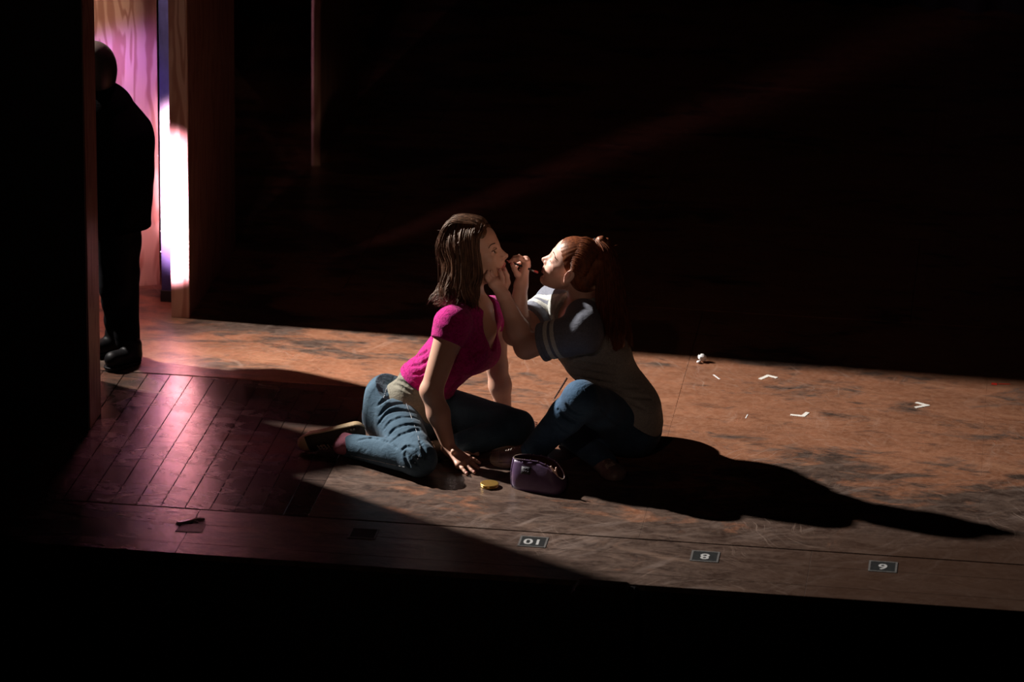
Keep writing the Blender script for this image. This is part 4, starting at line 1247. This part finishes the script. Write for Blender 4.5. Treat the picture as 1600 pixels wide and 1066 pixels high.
def hair_magenta(root, hc, HR, L):
    P = lambda u, v, Y: P_(u, v, Y+0.075)
    # close-fitting mass under the strands
    F = Field(hc-0.24, hc+0.20, 0.004)
    F.ell(L(-.020, 0, .036), (.106, .084, .092), HR, 0.02)
    F.ell(L(.030, 0, .062), (.058, .066, .052), HR, 0.03)
    # hanging masses, near side, back and far side
    pts = [(P(722, 395, -0.075), 0.024), (P(717, 430, -0.075), 0.024), (P(716, 458, -0.08), 0.021), (P(716, 472, -0.09), 0.014)]
    for (a, ra), (b_, rb) in zip(pts[:-1], pts[1:]): F.cap(a, b_, ra, rb, k=0.03)
    pts = [(P(709, 400, 0.0), 0.034), (P(709, 430, -0.01), 0.027), (P(704, 455, -0.03), 0.021), (P(694, 470, -0.03), 0.014)]
    for (a, ra), (b_, rb) in zip(pts[:-1], pts[1:]): F.cap(a, b_, ra, rb, k=0.03)
    F.poly([P(732, 415, -0.080), P(732, 445, -0.09), P(733, 468, -0.10), P(736, 480, -0.11)], [0.022, 0.026, 0.022, 0.010], k=0.02)
    F.poly([P(728, 410, 0.07), P(734, 440, 0.07), P(738, 470, 0.04)], [0.04, 0.035, 0.02], k=0.02)
    # clear the face
    F.ell(L(.096, 0, -.022), (.070, .086, .100), HR, 0.03, 'sub')
    F.cut(L(.088, 0, 0), HR[0])
    F.disp(lambda x, y, z: 0.0022*np.sin(95*x+60*np.sin(9*z)*0.05+70*y)+0.0014*np.sin(210*x-150*y), F.lo, F.lo+F.h*np.array(F.n))
    hair = link('hair', F.mesh('hair'), M['hair1'], root)
    hair['label'] = 'shoulder length wavy brown hair with flicked ends'
    g = []
    ends = [  # root (head axes), side point (head axes), then pixel waypoints with depth
        (((.072, -.030, .092), (.048, -.076, .052)), [(751, 412, -0.098), (748, 440, -0.110), (752, 462, -0.118), (750, 490, -0.135)]),
        (((.050, -.032, .112), (.030, -.086, .060)), [(742, 418, -0.110), (737, 446, -0.128), (742, 468, -0.14), (736, 492, -0.150)]),
        (((.030, -.030, .124), (.008, -.092, .055)), [(733, 420, -0.116), (727, 446, -0.135), (731, 468, -0.15), (720, 489, -0.160)]),
        (((.005, -.028, .130), (-.020, -.096, .050)), [(723, 422, -0.116), (715, 448, -0.135), (719, 468, -0.15), (706, 485, -0.150)]),
        (((-.025, -.025, .130), (-.052, -.090, .045)), [(713, 420, -0.10), (704, 446, -0.12), (706, 466, -0.13), (690, 483, -0.125)]),
        (((-.055, -.020, .122), (-.084, -.070, .040)), [(704, 418, -0.075), (696, 444, -0.09), (696, 464, -0.095), (677, 479, -0.08)]),
        (((-.080, -.010, .108), (-.110, -.040, .030)), [(697, 418, -0.04), (690, 444, -0.05), (688, 462, -0.055), (672, 476, -0.04)]),
        (((-.090, .015, .100), (-.120, .012, .020)), [(694, 420, 0.01), (688, 446, 0.0), (686, 464, -0.01), (673, 474, 0.01)]),
        (((-.080, .040, .100), (-.108, .055, .010)), [(698, 424, 0.05), (694, 450, 0.045), (694, 470, 0.03), (682, 482, 0.03)]),
        (((-.03, .05, .11), (-.045, .092, .030)), [(716, 420, 0.09), (718, 448, 0.09), (722, 472, 0.06)]),
        (((.03, .05, .11), (.012, .090, .040)), [(734, 415, 0.08), (738, 446, 0.075), (742, 470, 0.05)]),
    ]
    for (a, b_), w_ in ends:
        m_ = ((np.array(a)+np.array(b_))/2); m_ = m_*1.10 if abs(m_[1]) > 0.02 else m_*1.03
        g.append([L(*a), L(*m_), L(*b_)]+[P(*q) for q in w_])
    g = [spline(x, 8) for x in g]
    ps, rr = hair_locks(g, 240, 13, 0.0080, 0.0175, 0.0010, 3)
    # lift from the parting: strands combed back over the crown
    top = []
    for x0, y0 in ((.056, -.056), (.064, -.03), (.067, 0.0), (.064, .03), (.056, .05)):
        top.append([L(x0+.006, y0, .082), L(x0-.016, y0*1.0, .116), L(x0-.085, y0*1.0, .137), L(-.065, y0*1.1, .120), L(-.105, y0*1.1, .060), L(-.122, y0, .0)])
    p2, r2 = hair_strands(top, 560, 0.0055, 0.004, 0.0009, 8)
    st_ = tube_obj('hair_strands', ps+p2, rr+r2, M['hair1'], hair, 4)
    st_['kind'] = 'stuff'
    fly = []
    r = np.random.default_rng(4)
    for i in range(26):
        a = r.uniform(-.10, .06); y = r.uniform(-.05, .05)
        b0 = L(a, y, .125-abs(a+.01)*.35); d = HR[2]*r.uniform(.006, .018)+HR[0]*r.uniform(-.035, .012)+HR[1]*r.normal()*.01
        fly.append(np.array([b0, b0+d*0.6, b0+d+HR[0]*-.012]))
    o = tube_obj('flyaway_hair', fly, [np.array((.0005, .0004, .0002))]*26, M['hair1'], hair, 4); o['kind'] = 'stuff'
    # twisted lock held back on the near side
    tw = [L(.030, -.074, .086), L(-.010, -.090, .070), L(-.045, -.088, .050), L(-.070, -.078, .028)]
    tube_obj('twisted_lock', [spline(tw, 16)], [np.array([.004]+[.0075]*13+[.006, .003])], M['hair1'], hair, 8)

W1 = make_magenta_person()

# ------------------------------------------------------------------ person in the grey tee, with ponytail
def make_grey_person():
    hipc = P(968, 655, 0.0)
    root = empty('person', (hipc[0], hipc[1], 0.0),
                 'seated person with long auburn ponytail and grey tee, holding a makeup pencil', 'person')
    sL, sR = P(912, 515, -0.20), P(868, 474, 0.16)
    eL, wL = P(822, 543, -0.13), P(787, 463, -0.045)
    eR, wR = P(804, 522, 0.01), P(814, 446, 0.045)
    neck0, hc = P(912, 480, -0.04), P(895, 417, -0.045)
    HR = frame((-math.cos(R_(25))*math.cos(R_(12)), math.cos(R_(25))*math.sin(R_(12)), math.sin(R_(25))), (0, -0.05, 1))
    up = P(916, 520, -0.03)-hipc; up /= np.linalg.norm(up)
    fwd = np.array((-0.93, -0.37, 0.0)); fwd = fwd-up*(fwd@up); fwd /= np.linalg.norm(fwd)
    T = np.array((fwd, np.cross(up, fwd), up))
    waist, ribs, chest = P(954, 605, -0.015), P(936, 562, -0.03), P(917, 525, -0.04)
    def torso(F, g):
        F.ell(hipc, (0.135+g, 0.175+g, 0.125+g), T, 0.05)
        F.ell(waist, (0.118+g, 0.148+g, 0.115+g), T, 0.05)
        F.ell(ribs, (0.115+g, 0.148+g, 0.12+g), T, 0.05)
        F.ell(chest, (0.105+g, 0.155+g, 0.095+g), T, 0.05)
        for y in (-1, 1): F.ell(P(925, 552, -0.03)+T[0]*0.055+T[1]*0.062*y, (0.060+g, 0.066+g, 0.066+g), T, 0.05)
        F.cap(sR, sL, 0.050+g, k=0.05); F.cap(chest, neck0, 0.085+g, 0.060+g, k=0.05)
        for s_ in (sL, sR): F.cap(neck0+up*0.005, s_, 0.042+g, 0.050+g, k=0.05)
    hipL, hipR = P(988, 666, -0.04), P(990, 642, 0.12)
    kneeL, ankL = P(908, 624, -0.355), P(830, 709, -0.27)
    kneeR, ankR = P(880, 668, 0.03), P(945, 722, -0.20)
    # --- body
    F = Field((-0.22, -0.50, -0.01), (0.66, 0.36, 1.0), 0.0031)
    torso(F, -0.008)
    for s_, e_, w_ in ((sL, eL, wL), (sR, eR, wR)):
        F.cap(s_, e_, 0.056, 0.043, k=0.035)
        mid = e_*0.66+w_*0.34
        F.cap(e_, mid, 0.042, 0.0425, k=0.02); F.cap(mid, w_, 0.0425, 0.0245, k=0.02)
    F.cap(neck0-up*0.03, hc+np.array((.018, 0, -.03)), 0.056, 0.052, k=0.025)
    L = build_head(F, hc, HR, 1.0, eye_open=0.0)
    H = lambda u, v, Y: P(u, v, Y+0.064)
    # near hand cupping the chin of the other person
    kn = [H(783, 440, -0.055), H(778, 440, -0.075), H(773, 441, -0.093), H(769, 444, -0.108)]
    fl_ = [[kn[0], H(779, 431, -0.050), H(776, 428, -0.040)],
           [kn[1], H(771, 432, -0.083), H(768, 428, -0.084), H(768, 424, -0.082)],
           [kn[2], H(765, 434, -0.098), H(763, 429, -0.098), H(763, 425, -0.094)],
           [kn[3], H(763, 439, -0.108), H(760, 434, -0.106), H(760, 430, -0.100)]]
    th = [H(788, 454, -0.085), H(793, 442, -0.062), H(792, 431, -0.058), H(788.5, 421, -0.058)]
    limb_hand(F, wL, kn, fl_, th, 0.021, 0.0135, [0.0088, 0.0090, 0.0086, 0.0078])
    idx = [H(785, 444, -0.085), H(785, 434, -0.092), H(783, 427, -0.092), H(780.5, 422, -0.088)]
    F.poly(idx, [0.0092, 0.0086, 0.008, 0.0066], k=0.004)
    # far hand holding the pencil
    H = lambda u, v, Y: P(u, v, Y+0.08)
    kr = [H(822, 411, -0.025), H(821, 407, 0.0), H(822, 410, 0.022), H(823, 415, 0.040)]
    fr_ = [[kr[0], H(811, 404, -0.035), H(803, 405, -0.032), H(797, 408.5, -0.026)],
           [kr[1], H(811, 401, -0.012), H(804, 402, -0.012), H(799, 407, -0.014)],
           [kr[2], H(813, 404, 0.014), H(806, 407, 0.012), H(802, 412, 0.006)],
           [kr[3], H(815, 410, 0.034), H(809, 413, 0.030), H(807, 418, 0.020)]]
    tr = [H(815, 438, -0.022), H(808, 429, -0.042), H(804, 421, -0.046), H(800, 413, -0.038)]
    limb_hand(F, wR, kr, fr_, tr, 0.0215, 0.0135, [0.0086, 0.0088, 0.0084, 0.0074])
    for h_, k_, a_ in ((hipL, kneeL, ankL), (hipR, kneeR, ankR)):
        F.cap(h_*0.72+k_*0.28, k_, 0.070, 0.054, k=0.04); F.cap(k_, a_, 0.050, 0.034, k=0.02)
    heelL, toeL = P(836, 717, -0.27), P(778, 717, -0.275)
    heelR, toeR = P(943, 728, -0.20), P(962, 742, -0.31)
    F.cap(ankL, heelL, 0.032, 0.028, k=0.02); F.cap(heelL, toeL, 0.026, 0.022, k=0.02)
    F.cap(ankR, heelR, 0.032, 0.028, k=0.02); F.cap(heelR, toeR, 0.026, 0.022, k=0.02)
    F.cut((0, 0, 0.001), (0, 0, -1))
    me = F.mesh('body')
    body = link('body', me, [M['skin2'], M['lip2']], root)
    body['label'] = 'fair bare forearms, neck and face'
    mi, co = lip_faces(me, L, HR, 1.0, hc); me.polygons.foreach_set('material_index', mi)
    eyes_for(root, L, HR, 1.0, HR[0]-HR[2]*0.5, open_=False, browmat=M['brow2'])
    for pts in (th, tr, idx, fr_[0], fr_[1]):
        t_ = pts[-1]; d = pts[-1]-pts[-2]; d /= np.linalg.norm(d)
        n_ = np.array((0, -1.0, 0.25)); n_ -= d*(n_@d); n_ /= np.linalg.norm(n_); b_ = np.cross(n_, d)
        vv = [t_+d*a_+b_*c_+n_*(0.0072-abs(c_)*0.25) for a_ in (-.005, .005) for c_ in (-.0042, 0, .0042)]
        o = link('nail', mesh('nail', vv, [(0, 1, 4, 3), (1, 2, 5, 4)]), M['nail'], root); mm = o.modifiers.new('t', 'SOLIDIFY'); mm.thickness = 0.001
    # --- shirt body
    axL = (eL-sL)/np.linalg.norm(eL-sL); axR = (eR-sR)/np.linalg.norm(eR-sR)
    S = Field((-0.02, -0.46, 0.02), (0.66, 0.30, 0.78), 0.0035)
    torso(S, 0.010)
    # loose hem draped over the hips and thigh
    S.ell(P(980, 642, -0.03), (0.120, 0.180, 0.125), T, 0.06)
    S.ell(P(956, 606, -0.05), (0.09, 0.13, 0.085), T, 0.06)
    lo_, hi_ = S.lo, S.lo+S.h*np.array(S.n)
    S.disp(folds(up*0.8+0.5*T[1]-0.5*fwd, 48, 0.0042, 9, 5), lo_, hi_)
    hemp = P(968, 640, -0.12); hemn = np.array((-0.58, 0.0, -0.81))
    S.cut(hemp, hemn)
    creases(S, [[(852, 556), (880, 560), (930, 572), (985, 578)], [(862, 566), (900, 578), (950, 588), (1000, 590)], [(872, 580), (910, 592), (960, 602), (1008, 606)],
                [(880, 592), (930, 606), (980, 618), (1016, 622)], [(900, 556), (940, 552), (980, 540)], [(930, 602), (970, 620), (1010, 640)],
                [(868, 470), (862, 490), (860, 505)], [(876, 476), (872, 492), (868, 505)]], 0.005, 0.008)
    S.ell(neck0+T[0]*0.075+up*0.005, (0.10, 0.055, 0.062), T, 0.004, 'sub')
    S.ell(neck0+up*0.05, (0.078, 0.072, 0.06), T, 0.004, 'sub')
    sh = link('shirt', S.mesh('shirt'), M['heather'], root)
    # neck rib
    ring = []
    # raglan sleeves
    for s_, e_, ax, c0, tilt in ((sL, eL, axL, 0.178, np.array((0.0, -0.05, 0.10))), (sR, eR, axR, 0.130, np.array((0, 0.0, 0.0)))):
        lo2 = np.minimum(s_, e_)-0.13; hi2 = np.maximum(s_, e_)+0.13
        def sleeve_vol(Q, g):
            Q.cap(neck0+(s_-neck0)*0.50+up*0.004, s_+up*0.004, 0.072+g, 0.076+g, k=0.02)
            Q.cap(s_, s_+ax*0.30, 0.066+g, 0.076+g, k=0.02)
            Q.cap(s_-up*0.035, s_+ax*0.09-up*0.02, 0.060+g, 0.060+g, k=0.03)
            Q.disp(folds(ax+0.3*up, 75, 0.0022, 14, 8), Q.lo, Q.lo+Q.h*np.array(Q.n))
        cn = ax+tilt
        Q = Field(lo2, hi2, 0.0033); sleeve_vol(Q, 0.0); Q.cut(s_+ax*c0, cn)
        sl = link('sleeve', Q.mesh('sleeve'), M['slate'], root); sl['label'] = 'dark slate raglan sleeve with two pale stripes'
        for d0, d1 in ((c0-0.078, c0-0.060), (c0-0.050, c0-0.032)):
            B = Field(lo2, hi2, 0.0030); sleeve_vol(B, 0.0018); B.cut(s_+ax*d1, cn); B.cut(s_+ax*d0, -cn)
            o = link('sleeve_stripe', B.mesh('sleeve_stripe'), M['stripe'], sl)
        B = Field(lo2, hi2, 0.0030); sleeve_vol(B, 0.0025); B.cut(s_+ax*(c0+0.001), cn); B.cut(s_+ax*(c0-0.018), -cn)
        link('cuff', B.mesh('cuff'), M['slate'], sl)
    # --- jeans
    J = Field((-0.02, -0.46, -0.01), (0.68, 0.40, 0.52), 0.0033)
    J.ell(hipc, (0.140, 0.178, 0.128), T, 0.03)
    J.ell(hipc+np.array((0.035, 0, -0.03)), (0.115, 0.165, 0.11), T, 0.04)
    J.cut(P(955, 612, -0.03), up)
    J.cap(hipL, kneeL, 0.096, 0.070, k=0.04)
    J.cap(kneeL, kneeL*0.7+ankL*0.3, 0.068, 0.066, k=0.02); J.cap(kneeL*0.7+ankL*0.3, ankL, 0.066, 0.046, k=0.02)
    J.cap(hipR, kneeR, 0.094, 0.068, k=0.04); J.cap(kneeR, ankR, 0.062, 0.045, k=0.02)
    J.disp(folds(kneeL-hipL, 55, 0.0026, 12, 31), J.lo, J.lo+J.h*np.array(J.n))
    creases(J, [[(872, 640), (884, 652), (900, 660)], [(884, 632), (896, 644), (912, 650)], [(868, 660), (880, 672), (892, 676)], [(940, 640), (960, 660), (985, 672)]], 0.004, 0.006)
    J.cut((0, 0, 0.0015), (0, 0, -1))
    jeans = link('jeans', J.mesh('jeans'), M['denim2'], root)
    seam_on(J, [(912, 606), (922, 640), (902, 672), (862, 700)], 'side_seam', 0.0008, M['denim2'], jeans)
    # rolled cuff above the brown shoe
    Cf = Field(ankL-0.1, ankL+0.1, 0.003)
    adir = (ankL-kneeL)/np.linalg.norm(ankL-kneeL)
    Cf.cap(ankL-adir*0.04, ankL+adir*0.012, 0.050, 0.048, k=0); Cf.cut(ankL+adir*0.012, adir); Cf.cut(ankL-adir*0.022, -adir); Cf.cut((0, 0, 0.002), (0, 0, -1))
    link('cuff', Cf.mesh('cuff'), M['denim2'], jeans)
    sneaker(root, heelL+np.array((0.0, 0, 0.006)), toeL+np.array((0, 0, 0.004)), np.array((0.0, -0.28, -1.0)), M['leather'], M['leather'], M['leather'], 'brown grey sneaker with pale laces', width=1.05)
    sneaker(root, heelR, toeR, np.array((0.1, 0.45, -1.0)), M['leather'], M['leather'], M['leather'], 'shadowed sneaker with ribbed laces')
    hair_ponytail(root, hc, HR, L)
    return root

def hair_ponytail(root, hc, HR, L):
    F = Field(hc-0.22, hc+0.22, 0.0035)
    F.ell(L(-.020, 0, .037), (.1015, .0795, .0885), HR, 0.0)
    F.ell(L(.030, 0, .052), (.052, .060, .050), HR, 0.03)
    F.ell(L(-.060, 0, -.020), (.055, .060, .060), HR, 0.03)
    # clear the face, ears and neck
    F.ell(L(.094, 0, -.030), (.072, .090, .100), HR, 0.008, 'sub')
    for y in (-1, 1):
        F.ell(L(.012, y*.085, -.030), (.040, .028, .036), HR, 0.006, 'sub')
    F.cut(L(.080, 0, 0), HR[0])
    tie = P(929, 381, -0.035)
    # combed grooves running to the tie
    tl = tie
    def groove(x, y, z):
        q = [(x-tl[0]), (y-tl[1]), (z-tl[2])]
        dn = np.sqrt(q[0]**2+q[1]**2+q[2]**2)+1e-4
        a = q[1]/dn*38+q[2]/dn*46
        return 0.00035*np.sin(a)+0.0002*np.sin(a*2.3+1)
    F.disp(groove, F.lo, F.lo+F.h*np.array(F.n))
    F.cap(L(-.085, 0, .075), tie, .045, .018, k=0.02)
    hair = link('hair', F.mesh('hair'), M['hair2'], root)
    hair['label'] = 'auburn hair combed back into a high ponytail'
    # combed strands from the hairline to the tie
    g = []
    for k in range(13):
        t = -1.0+2.0*k/12
        a = t*1.75
        y, z = math.sin(a), math.cos(a)
        if abs(t) < 0.55: p0 = L(.060-.030*abs(t), y*.056, .030+z*.058)
        else: p0 = L(.034-.070*(abs(t)-.55), y*.074, .030+z*.070)
        m0 = L(.005-.02*abs(t), y*.086, .036+z*.0915); m1 = L(-.062, y*.074, .042+z*.078)
        g.append(spline([p0, m0, m1, tie-HR[0]*-0.0], 10))
    ps, rr = hair_strands(g, 700, 0.0022, 0.0012, 0.0008, 12, 14, frizz=0.0008)
    o = tube_obj('hair_strands', ps, rr, M['hair2'], hair, 4); o['kind'] = 'stuff'
    Pt = lambda u, v, Y: P(u, v, Y-0.02)
    # tail
    Tn = Field(Pt(985, 560, -0.16)-np.array((0.22, 0.10, 0.06)), Pt(960, 370, 0.08)+np.array((0.12, 0.10, 0.06)), 0.004)
    mid = [(tie, .019), (Pt(941, 383, -0.03), .031), (Pt(948, 410, -0.055), .036), (Pt(951, 445, -0.085), .044), (Pt(955, 480, -0.11), .050), (Pt(958, 510, -0.125), .052), (Pt(961, 532, -0.13), .040)]
    for (a, ra), (b_, rb) in zip(mid[:-1], mid[1:]): Tn.cap(a, b_, ra, rb, k=0.015, flat=(0.35, 1, 0), fs=0.6)
    Tn.disp(lambda x, y, z: 0.0018*np.sin(170*x+6*np.sin(12*z))+0.001*np.sin(330*x+60*y), Tn.lo, Tn.lo+Tn.h*np.array(Tn.n))
    tail = link('ponytail', Tn.mesh('ponytail'), M['hair2'], root)
    g = []
    for du, dY, sp in ((-25, -0.01, 0.9), (-16, -0.035, 0.9), (-4, -0.045, 1.0), (8, -0.045, 1.0), (19, -0.035, 1.05), (28, -0.005, 1.1), (22, 0.03, 1.0), (0, 0.035, 1.0), (-18, 0.025, 0.95)):
        g.append([tie, Pt(934+du*0.15, 376+abs(du)*0.06, -0.02+dY*0.4), Pt(946+du*0.55, 389+abs(du)*0.15, -0.035+dY*0.8), Pt(950+du*0.72, 425, -0.065+dY), Pt(954+du*0.88, 470, -0.105+dY), Pt(958+du*1.0, 515, -0.128+dY), Pt(961+du*1.02, 546-abs(du)*0.1, -0.13+dY*0.8)])
    ps, rr = hair_strands(g, 620, 0.0032, 0.0022, 0.0014, 5, 18)
    o = tube_obj('tail_strands', ps, rr, M['hair2'], tail, 4); o['kind'] = 'stuff'
    # tie
    ax = L(-.12, 0, .10)-L(-.05, 0, .07); ax /= np.linalg.norm(ax); fr = frame(ax)
    ring = [tie+0.0185*(math.cos(a)*fr[1]+math.sin(a)*fr[2]) for a in np.linspace(0, 2*math.pi, 20)]
    o = tube_obj('hair_tie', [np.array(ring)], [0.0042], M['patch'], root, 8)
    # loose hair behind the neck and wisps
    Bn = Field(P(912, 470, -0.03)-0.12, P(912, 470, -0.03)+0.12, 0.004)
    Bn.poly([P(918, 452, -0.02), P(916, 468, -0.03), P(910, 478, -0.06)], [0.030, 0.032, 0.018], k=0.01)
    Bn.disp(lambda x, y, z: 0.002*np.sin(150*x+80*z), Bn.lo, Bn.lo+Bn.h*np.array(Bn.n))
    link('nape_hair', Bn.mesh('nape_hair'), M['hair2'], root)
    wl = []
    r = np.random.default_rng(9)
    for i in range(34):
        a = r.uniform(-.06, .06)
        b0 = L(-.02+a, r.normal()*.02, .122-abs(a)*.3); d = HR[2]*r.uniform(.002, .010)-HR[0]*r.uniform(.01, .035)
        wl.append(np.array([b0, b0+d*.6, b0+d]))
    for i in range(12):
        b0 = P(935+r.uniform(0, 30), 378+r.uniform(0, 14), -0.05); d = np.array((r.uniform(0, .03), 0, r.uniform(-.01, .014)))
        wl.append(np.array([b0, b0+d*.6, b0+d-np.array((0, 0, .006))]))
    o = tube_obj('flyaway_hair', wl, [np.linspace(.0006, .0002, len(x)) for x in wl], M['hair2'], hair, 4); o['kind'] = 'stuff'

W2 = make_grey_person()

# ------------------------------------------------------------------ pencil held in the far hand
pa_, pb_ = P(792, 407, 0.05), P(841, 426, 0.045)
pd = (pb_-pa_); pl = np.linalg.norm(pd); pd /= pl
pn = empty('makeup_pencil', pa_, 'thin black makeup pencil with red end held at the lips', 'pencil')
tube_obj('shaft', [np.array([pa_+pd*0.016, pa_+pd*(pl*0.80)])], [0.0042], M['pencil'], pn, 10)
tube_obj('tip', [np.array([pa_-pd*0.002, pa_+pd*0.006, pa_+pd*0.0162])], [np.array((0.001, 0.0026, 0.0041))], M['lip1'], pn, 10)
tube_obj('ferrule', [np.array([pa_+pd*(pl*0.80), pa_+pd*(pl*0.865)])], [0.0038], M['silver'], pn, 10)
tube_obj('red_end', [np.array([pa_+pd*(pl*0.865), pa_+pd*(pl*0.985), pa_+pd*pl])], [np.array((0.0046, 0.0046, 0.0025))], M['redend'], pn, 10)

# ------------------------------------------------------------------ person in the doorway
def make_dark_person():
    f0 = G(196, 566)
    Y = float(f0[1])
    root = empty('person', f0, 'standing person in a long black coat, dark silhouette in the plywood doorway', 'person')
    Q = lambda u, v, dy=0.0: P(u, v, Y+dy)
    lo = Q(80, 590)-np.array((0.05, 0.30, 0.08)); hi = Q(250, 40)+np.array((0.05, 0.30, 0.1))
    # body
    F = Field(lo, hi, 0.006)
    F.ell(Q(144, 110), (0.088, 0.075, 0.105), None, 0.0); F.ell(Q(134, 118), (0.05, 0.055, 0.075), None, 0.02)
    F.cap(Q(118, 116), Q(123, 122), 0.010, 0.012, k=0.01)
    F.cap(Q(158, 135), Q(168, 172), 0.055, 0.06, k=0.02)
    F.cap(Q(168, 195), Q(180, 330), 0.09, 0.09, k=0.03)
    F.cap(Q(150, 205, -0.08), Q(136, 270, -0.14), 0.035, 0.035, k=0.02); F.cap(Q(136, 270, -0.14), Q(124, 330, -0.12), 0.034, 0.026, k=0.02)
    for i in range(4): F.poly([Q(126, 333, -0.12+0.018*i-0.03), Q(120, 345, -0.12+0.018*i-0.03), Q(118, 356, -0.12+0.018*i-0.03)], [0.010, 0.009, 0.008], k=0.004)
    F.poly([Q(128, 336, -0.16), Q(120, 340, -0.17), Q(116, 346, -0.17)], [0.011, 0.010, 0.008], k=0.004)
    F.cap(Q(190, 350, 0.03), Q(193, 455, 0.02), 0.06, 0.045, k=0.02); F.cap(Q(193, 455, 0.02), Q(199, 540, 0.0), 0.045, 0.034, k=0.02)
    F.cap(Q(176, 350, -0.05), Q(178, 450, -0.04), 0.06, 0.045, k=0.02); F.cap(Q(178, 450, -0.04), Q(184, 518, 0.06), 0.045, 0.034, k=0.02)
    link('body', F.mesh('body'), M['skin1'], root)
    # coat
    C = Field(lo, hi, 0.005)
    C.cap(Q(158, 178), Q(173, 215), 0.138, 0.168, k=0.03)
    C.ell(Q(181, 240), (0.143, 0.19, 0.17), None, 0.06)
    C.ell(Q(196, 290), (0.105, 0.20, 0.17), None, 0.06)
    C.cap(Q(188, 320), Q(190, 380), 0.12, 0.125, k=0.04)
    C.ell(Q(168, 275), (0.15, 0.20, 0.20), None, 0.05)
    C.cap(Q(150, 195, -0.08), Q(136, 270, -0.14), 0.075, 0.062, k=0.03); C.cap(Q(136, 270, -0.14), Q(122, 325, -0.12), 0.060, 0.050, k=0.02)
    C.disp(folds((1, 0.3, 0.1), 40, 0.004, 8, 77), C.lo, C.lo+C.h*np.array(C.n))
    C.cut(Q(200, 353), (0.04, 0, -1))
    link('coat', C.mesh('coat'), M['coat'], root)
    Kc = Field(lo, hi, 0.005); Kc.cap(Q(160, 146), Q(172, 176), 0.075, 0.095, k=0.0); Kc.cut(Q(150, 142), (-0.25, 0, 1)); Kc.cut(Q(172, 184), (0.2, 0, -1))
    link('collar', Kc.mesh('collar'), M['coat'], root)
    # trousers
    Tr = Field(lo, hi, 0.005)
    Tr.cap(Q(190, 330, 0.03), Q(193, 455, 0.02), 0.085, 0.062, k=0.03); Tr.cap(Q(193, 455, 0.02), Q(199, 532, 0.0), 0.060, 0.052, k=0.02)
    Tr.cap(Q(176, 330, -0.05), Q(178, 450, -0.04), 0.085, 0.06, k=0.03); Tr.cap(Q(178, 450, -0.04), Q(184, 512, 0.06), 0.058, 0.050, k=0.02)
    Tr.disp(folds((0, 0, 1), 55, 0.003, 9, 3), Tr.lo, Tr.lo+Tr.h*np.array(Tr.n))
    Tr.cut(Q(199, 542), (0, 0, -1))
    link('trousers', Tr.mesh('trousers'), M['trouser'], root)
    # shoes
    for nm, heel, toe in (('near', Q(206, 556, -0.02), Q(176, 562, -0.10)), ('far', Q(180, 536, 0.12), Q(150, 546, 0.06))):
        Sf = Field(np.minimum(heel, toe)-0.12, np.maximum(heel, toe)+0.12, 0.004)
        Sf.cap(heel, toe, 0.038, 0.034, k=0.02); Sf.cap(heel+np.array((0, 0, .012)), heel+np.array((0, 0, .045)), 0.040, 0.042, k=0.02)
        base = 0.002 if nm == 'near' else max(0.002, float(toe[2])-0.03)
        Sf.cut((0, 0, base+0.018), (0, 0, -1))
        sh = link('shoe', Sf.mesh('shoe'), M['blackleather'], root)
        So = Field(np.minimum(heel, toe)-0.12, np.maximum(heel, toe)+0.12, 0.004)
        So.cap(heel, toe, 0.041, 0.037, k=0); So.cap(heel*[1, 1, 0]+[0, 0, base+.02], toe*[1, 1, 0]+[0, 0, base+.02], .041, .037, k=0)
        So.cut((0, 0, base+0.018), (0, 0, 1)); So.cut((0, 0, base), (0, 0, -1))
        link('shoe_sole', So.mesh('shoe_sole'), M['blackleather'], sh)
    # hair
    Hh = Field(lo, hi, 0.005)
    Hh.ell(Q(146, 106), (0.094, 0.086, 0.110), None, 0.0); Hh.ell(Q(156, 125), (0.055, 0.075, 0.085), None, 0.03)
    Hh.ell(Q(112, 116), (0.06, 0.09, 0.085), None, 0.01, 'sub')
    link('hair', Hh.mesh('hair'), M['hairblack'], root)
    return root
W3 = make_dark_person()
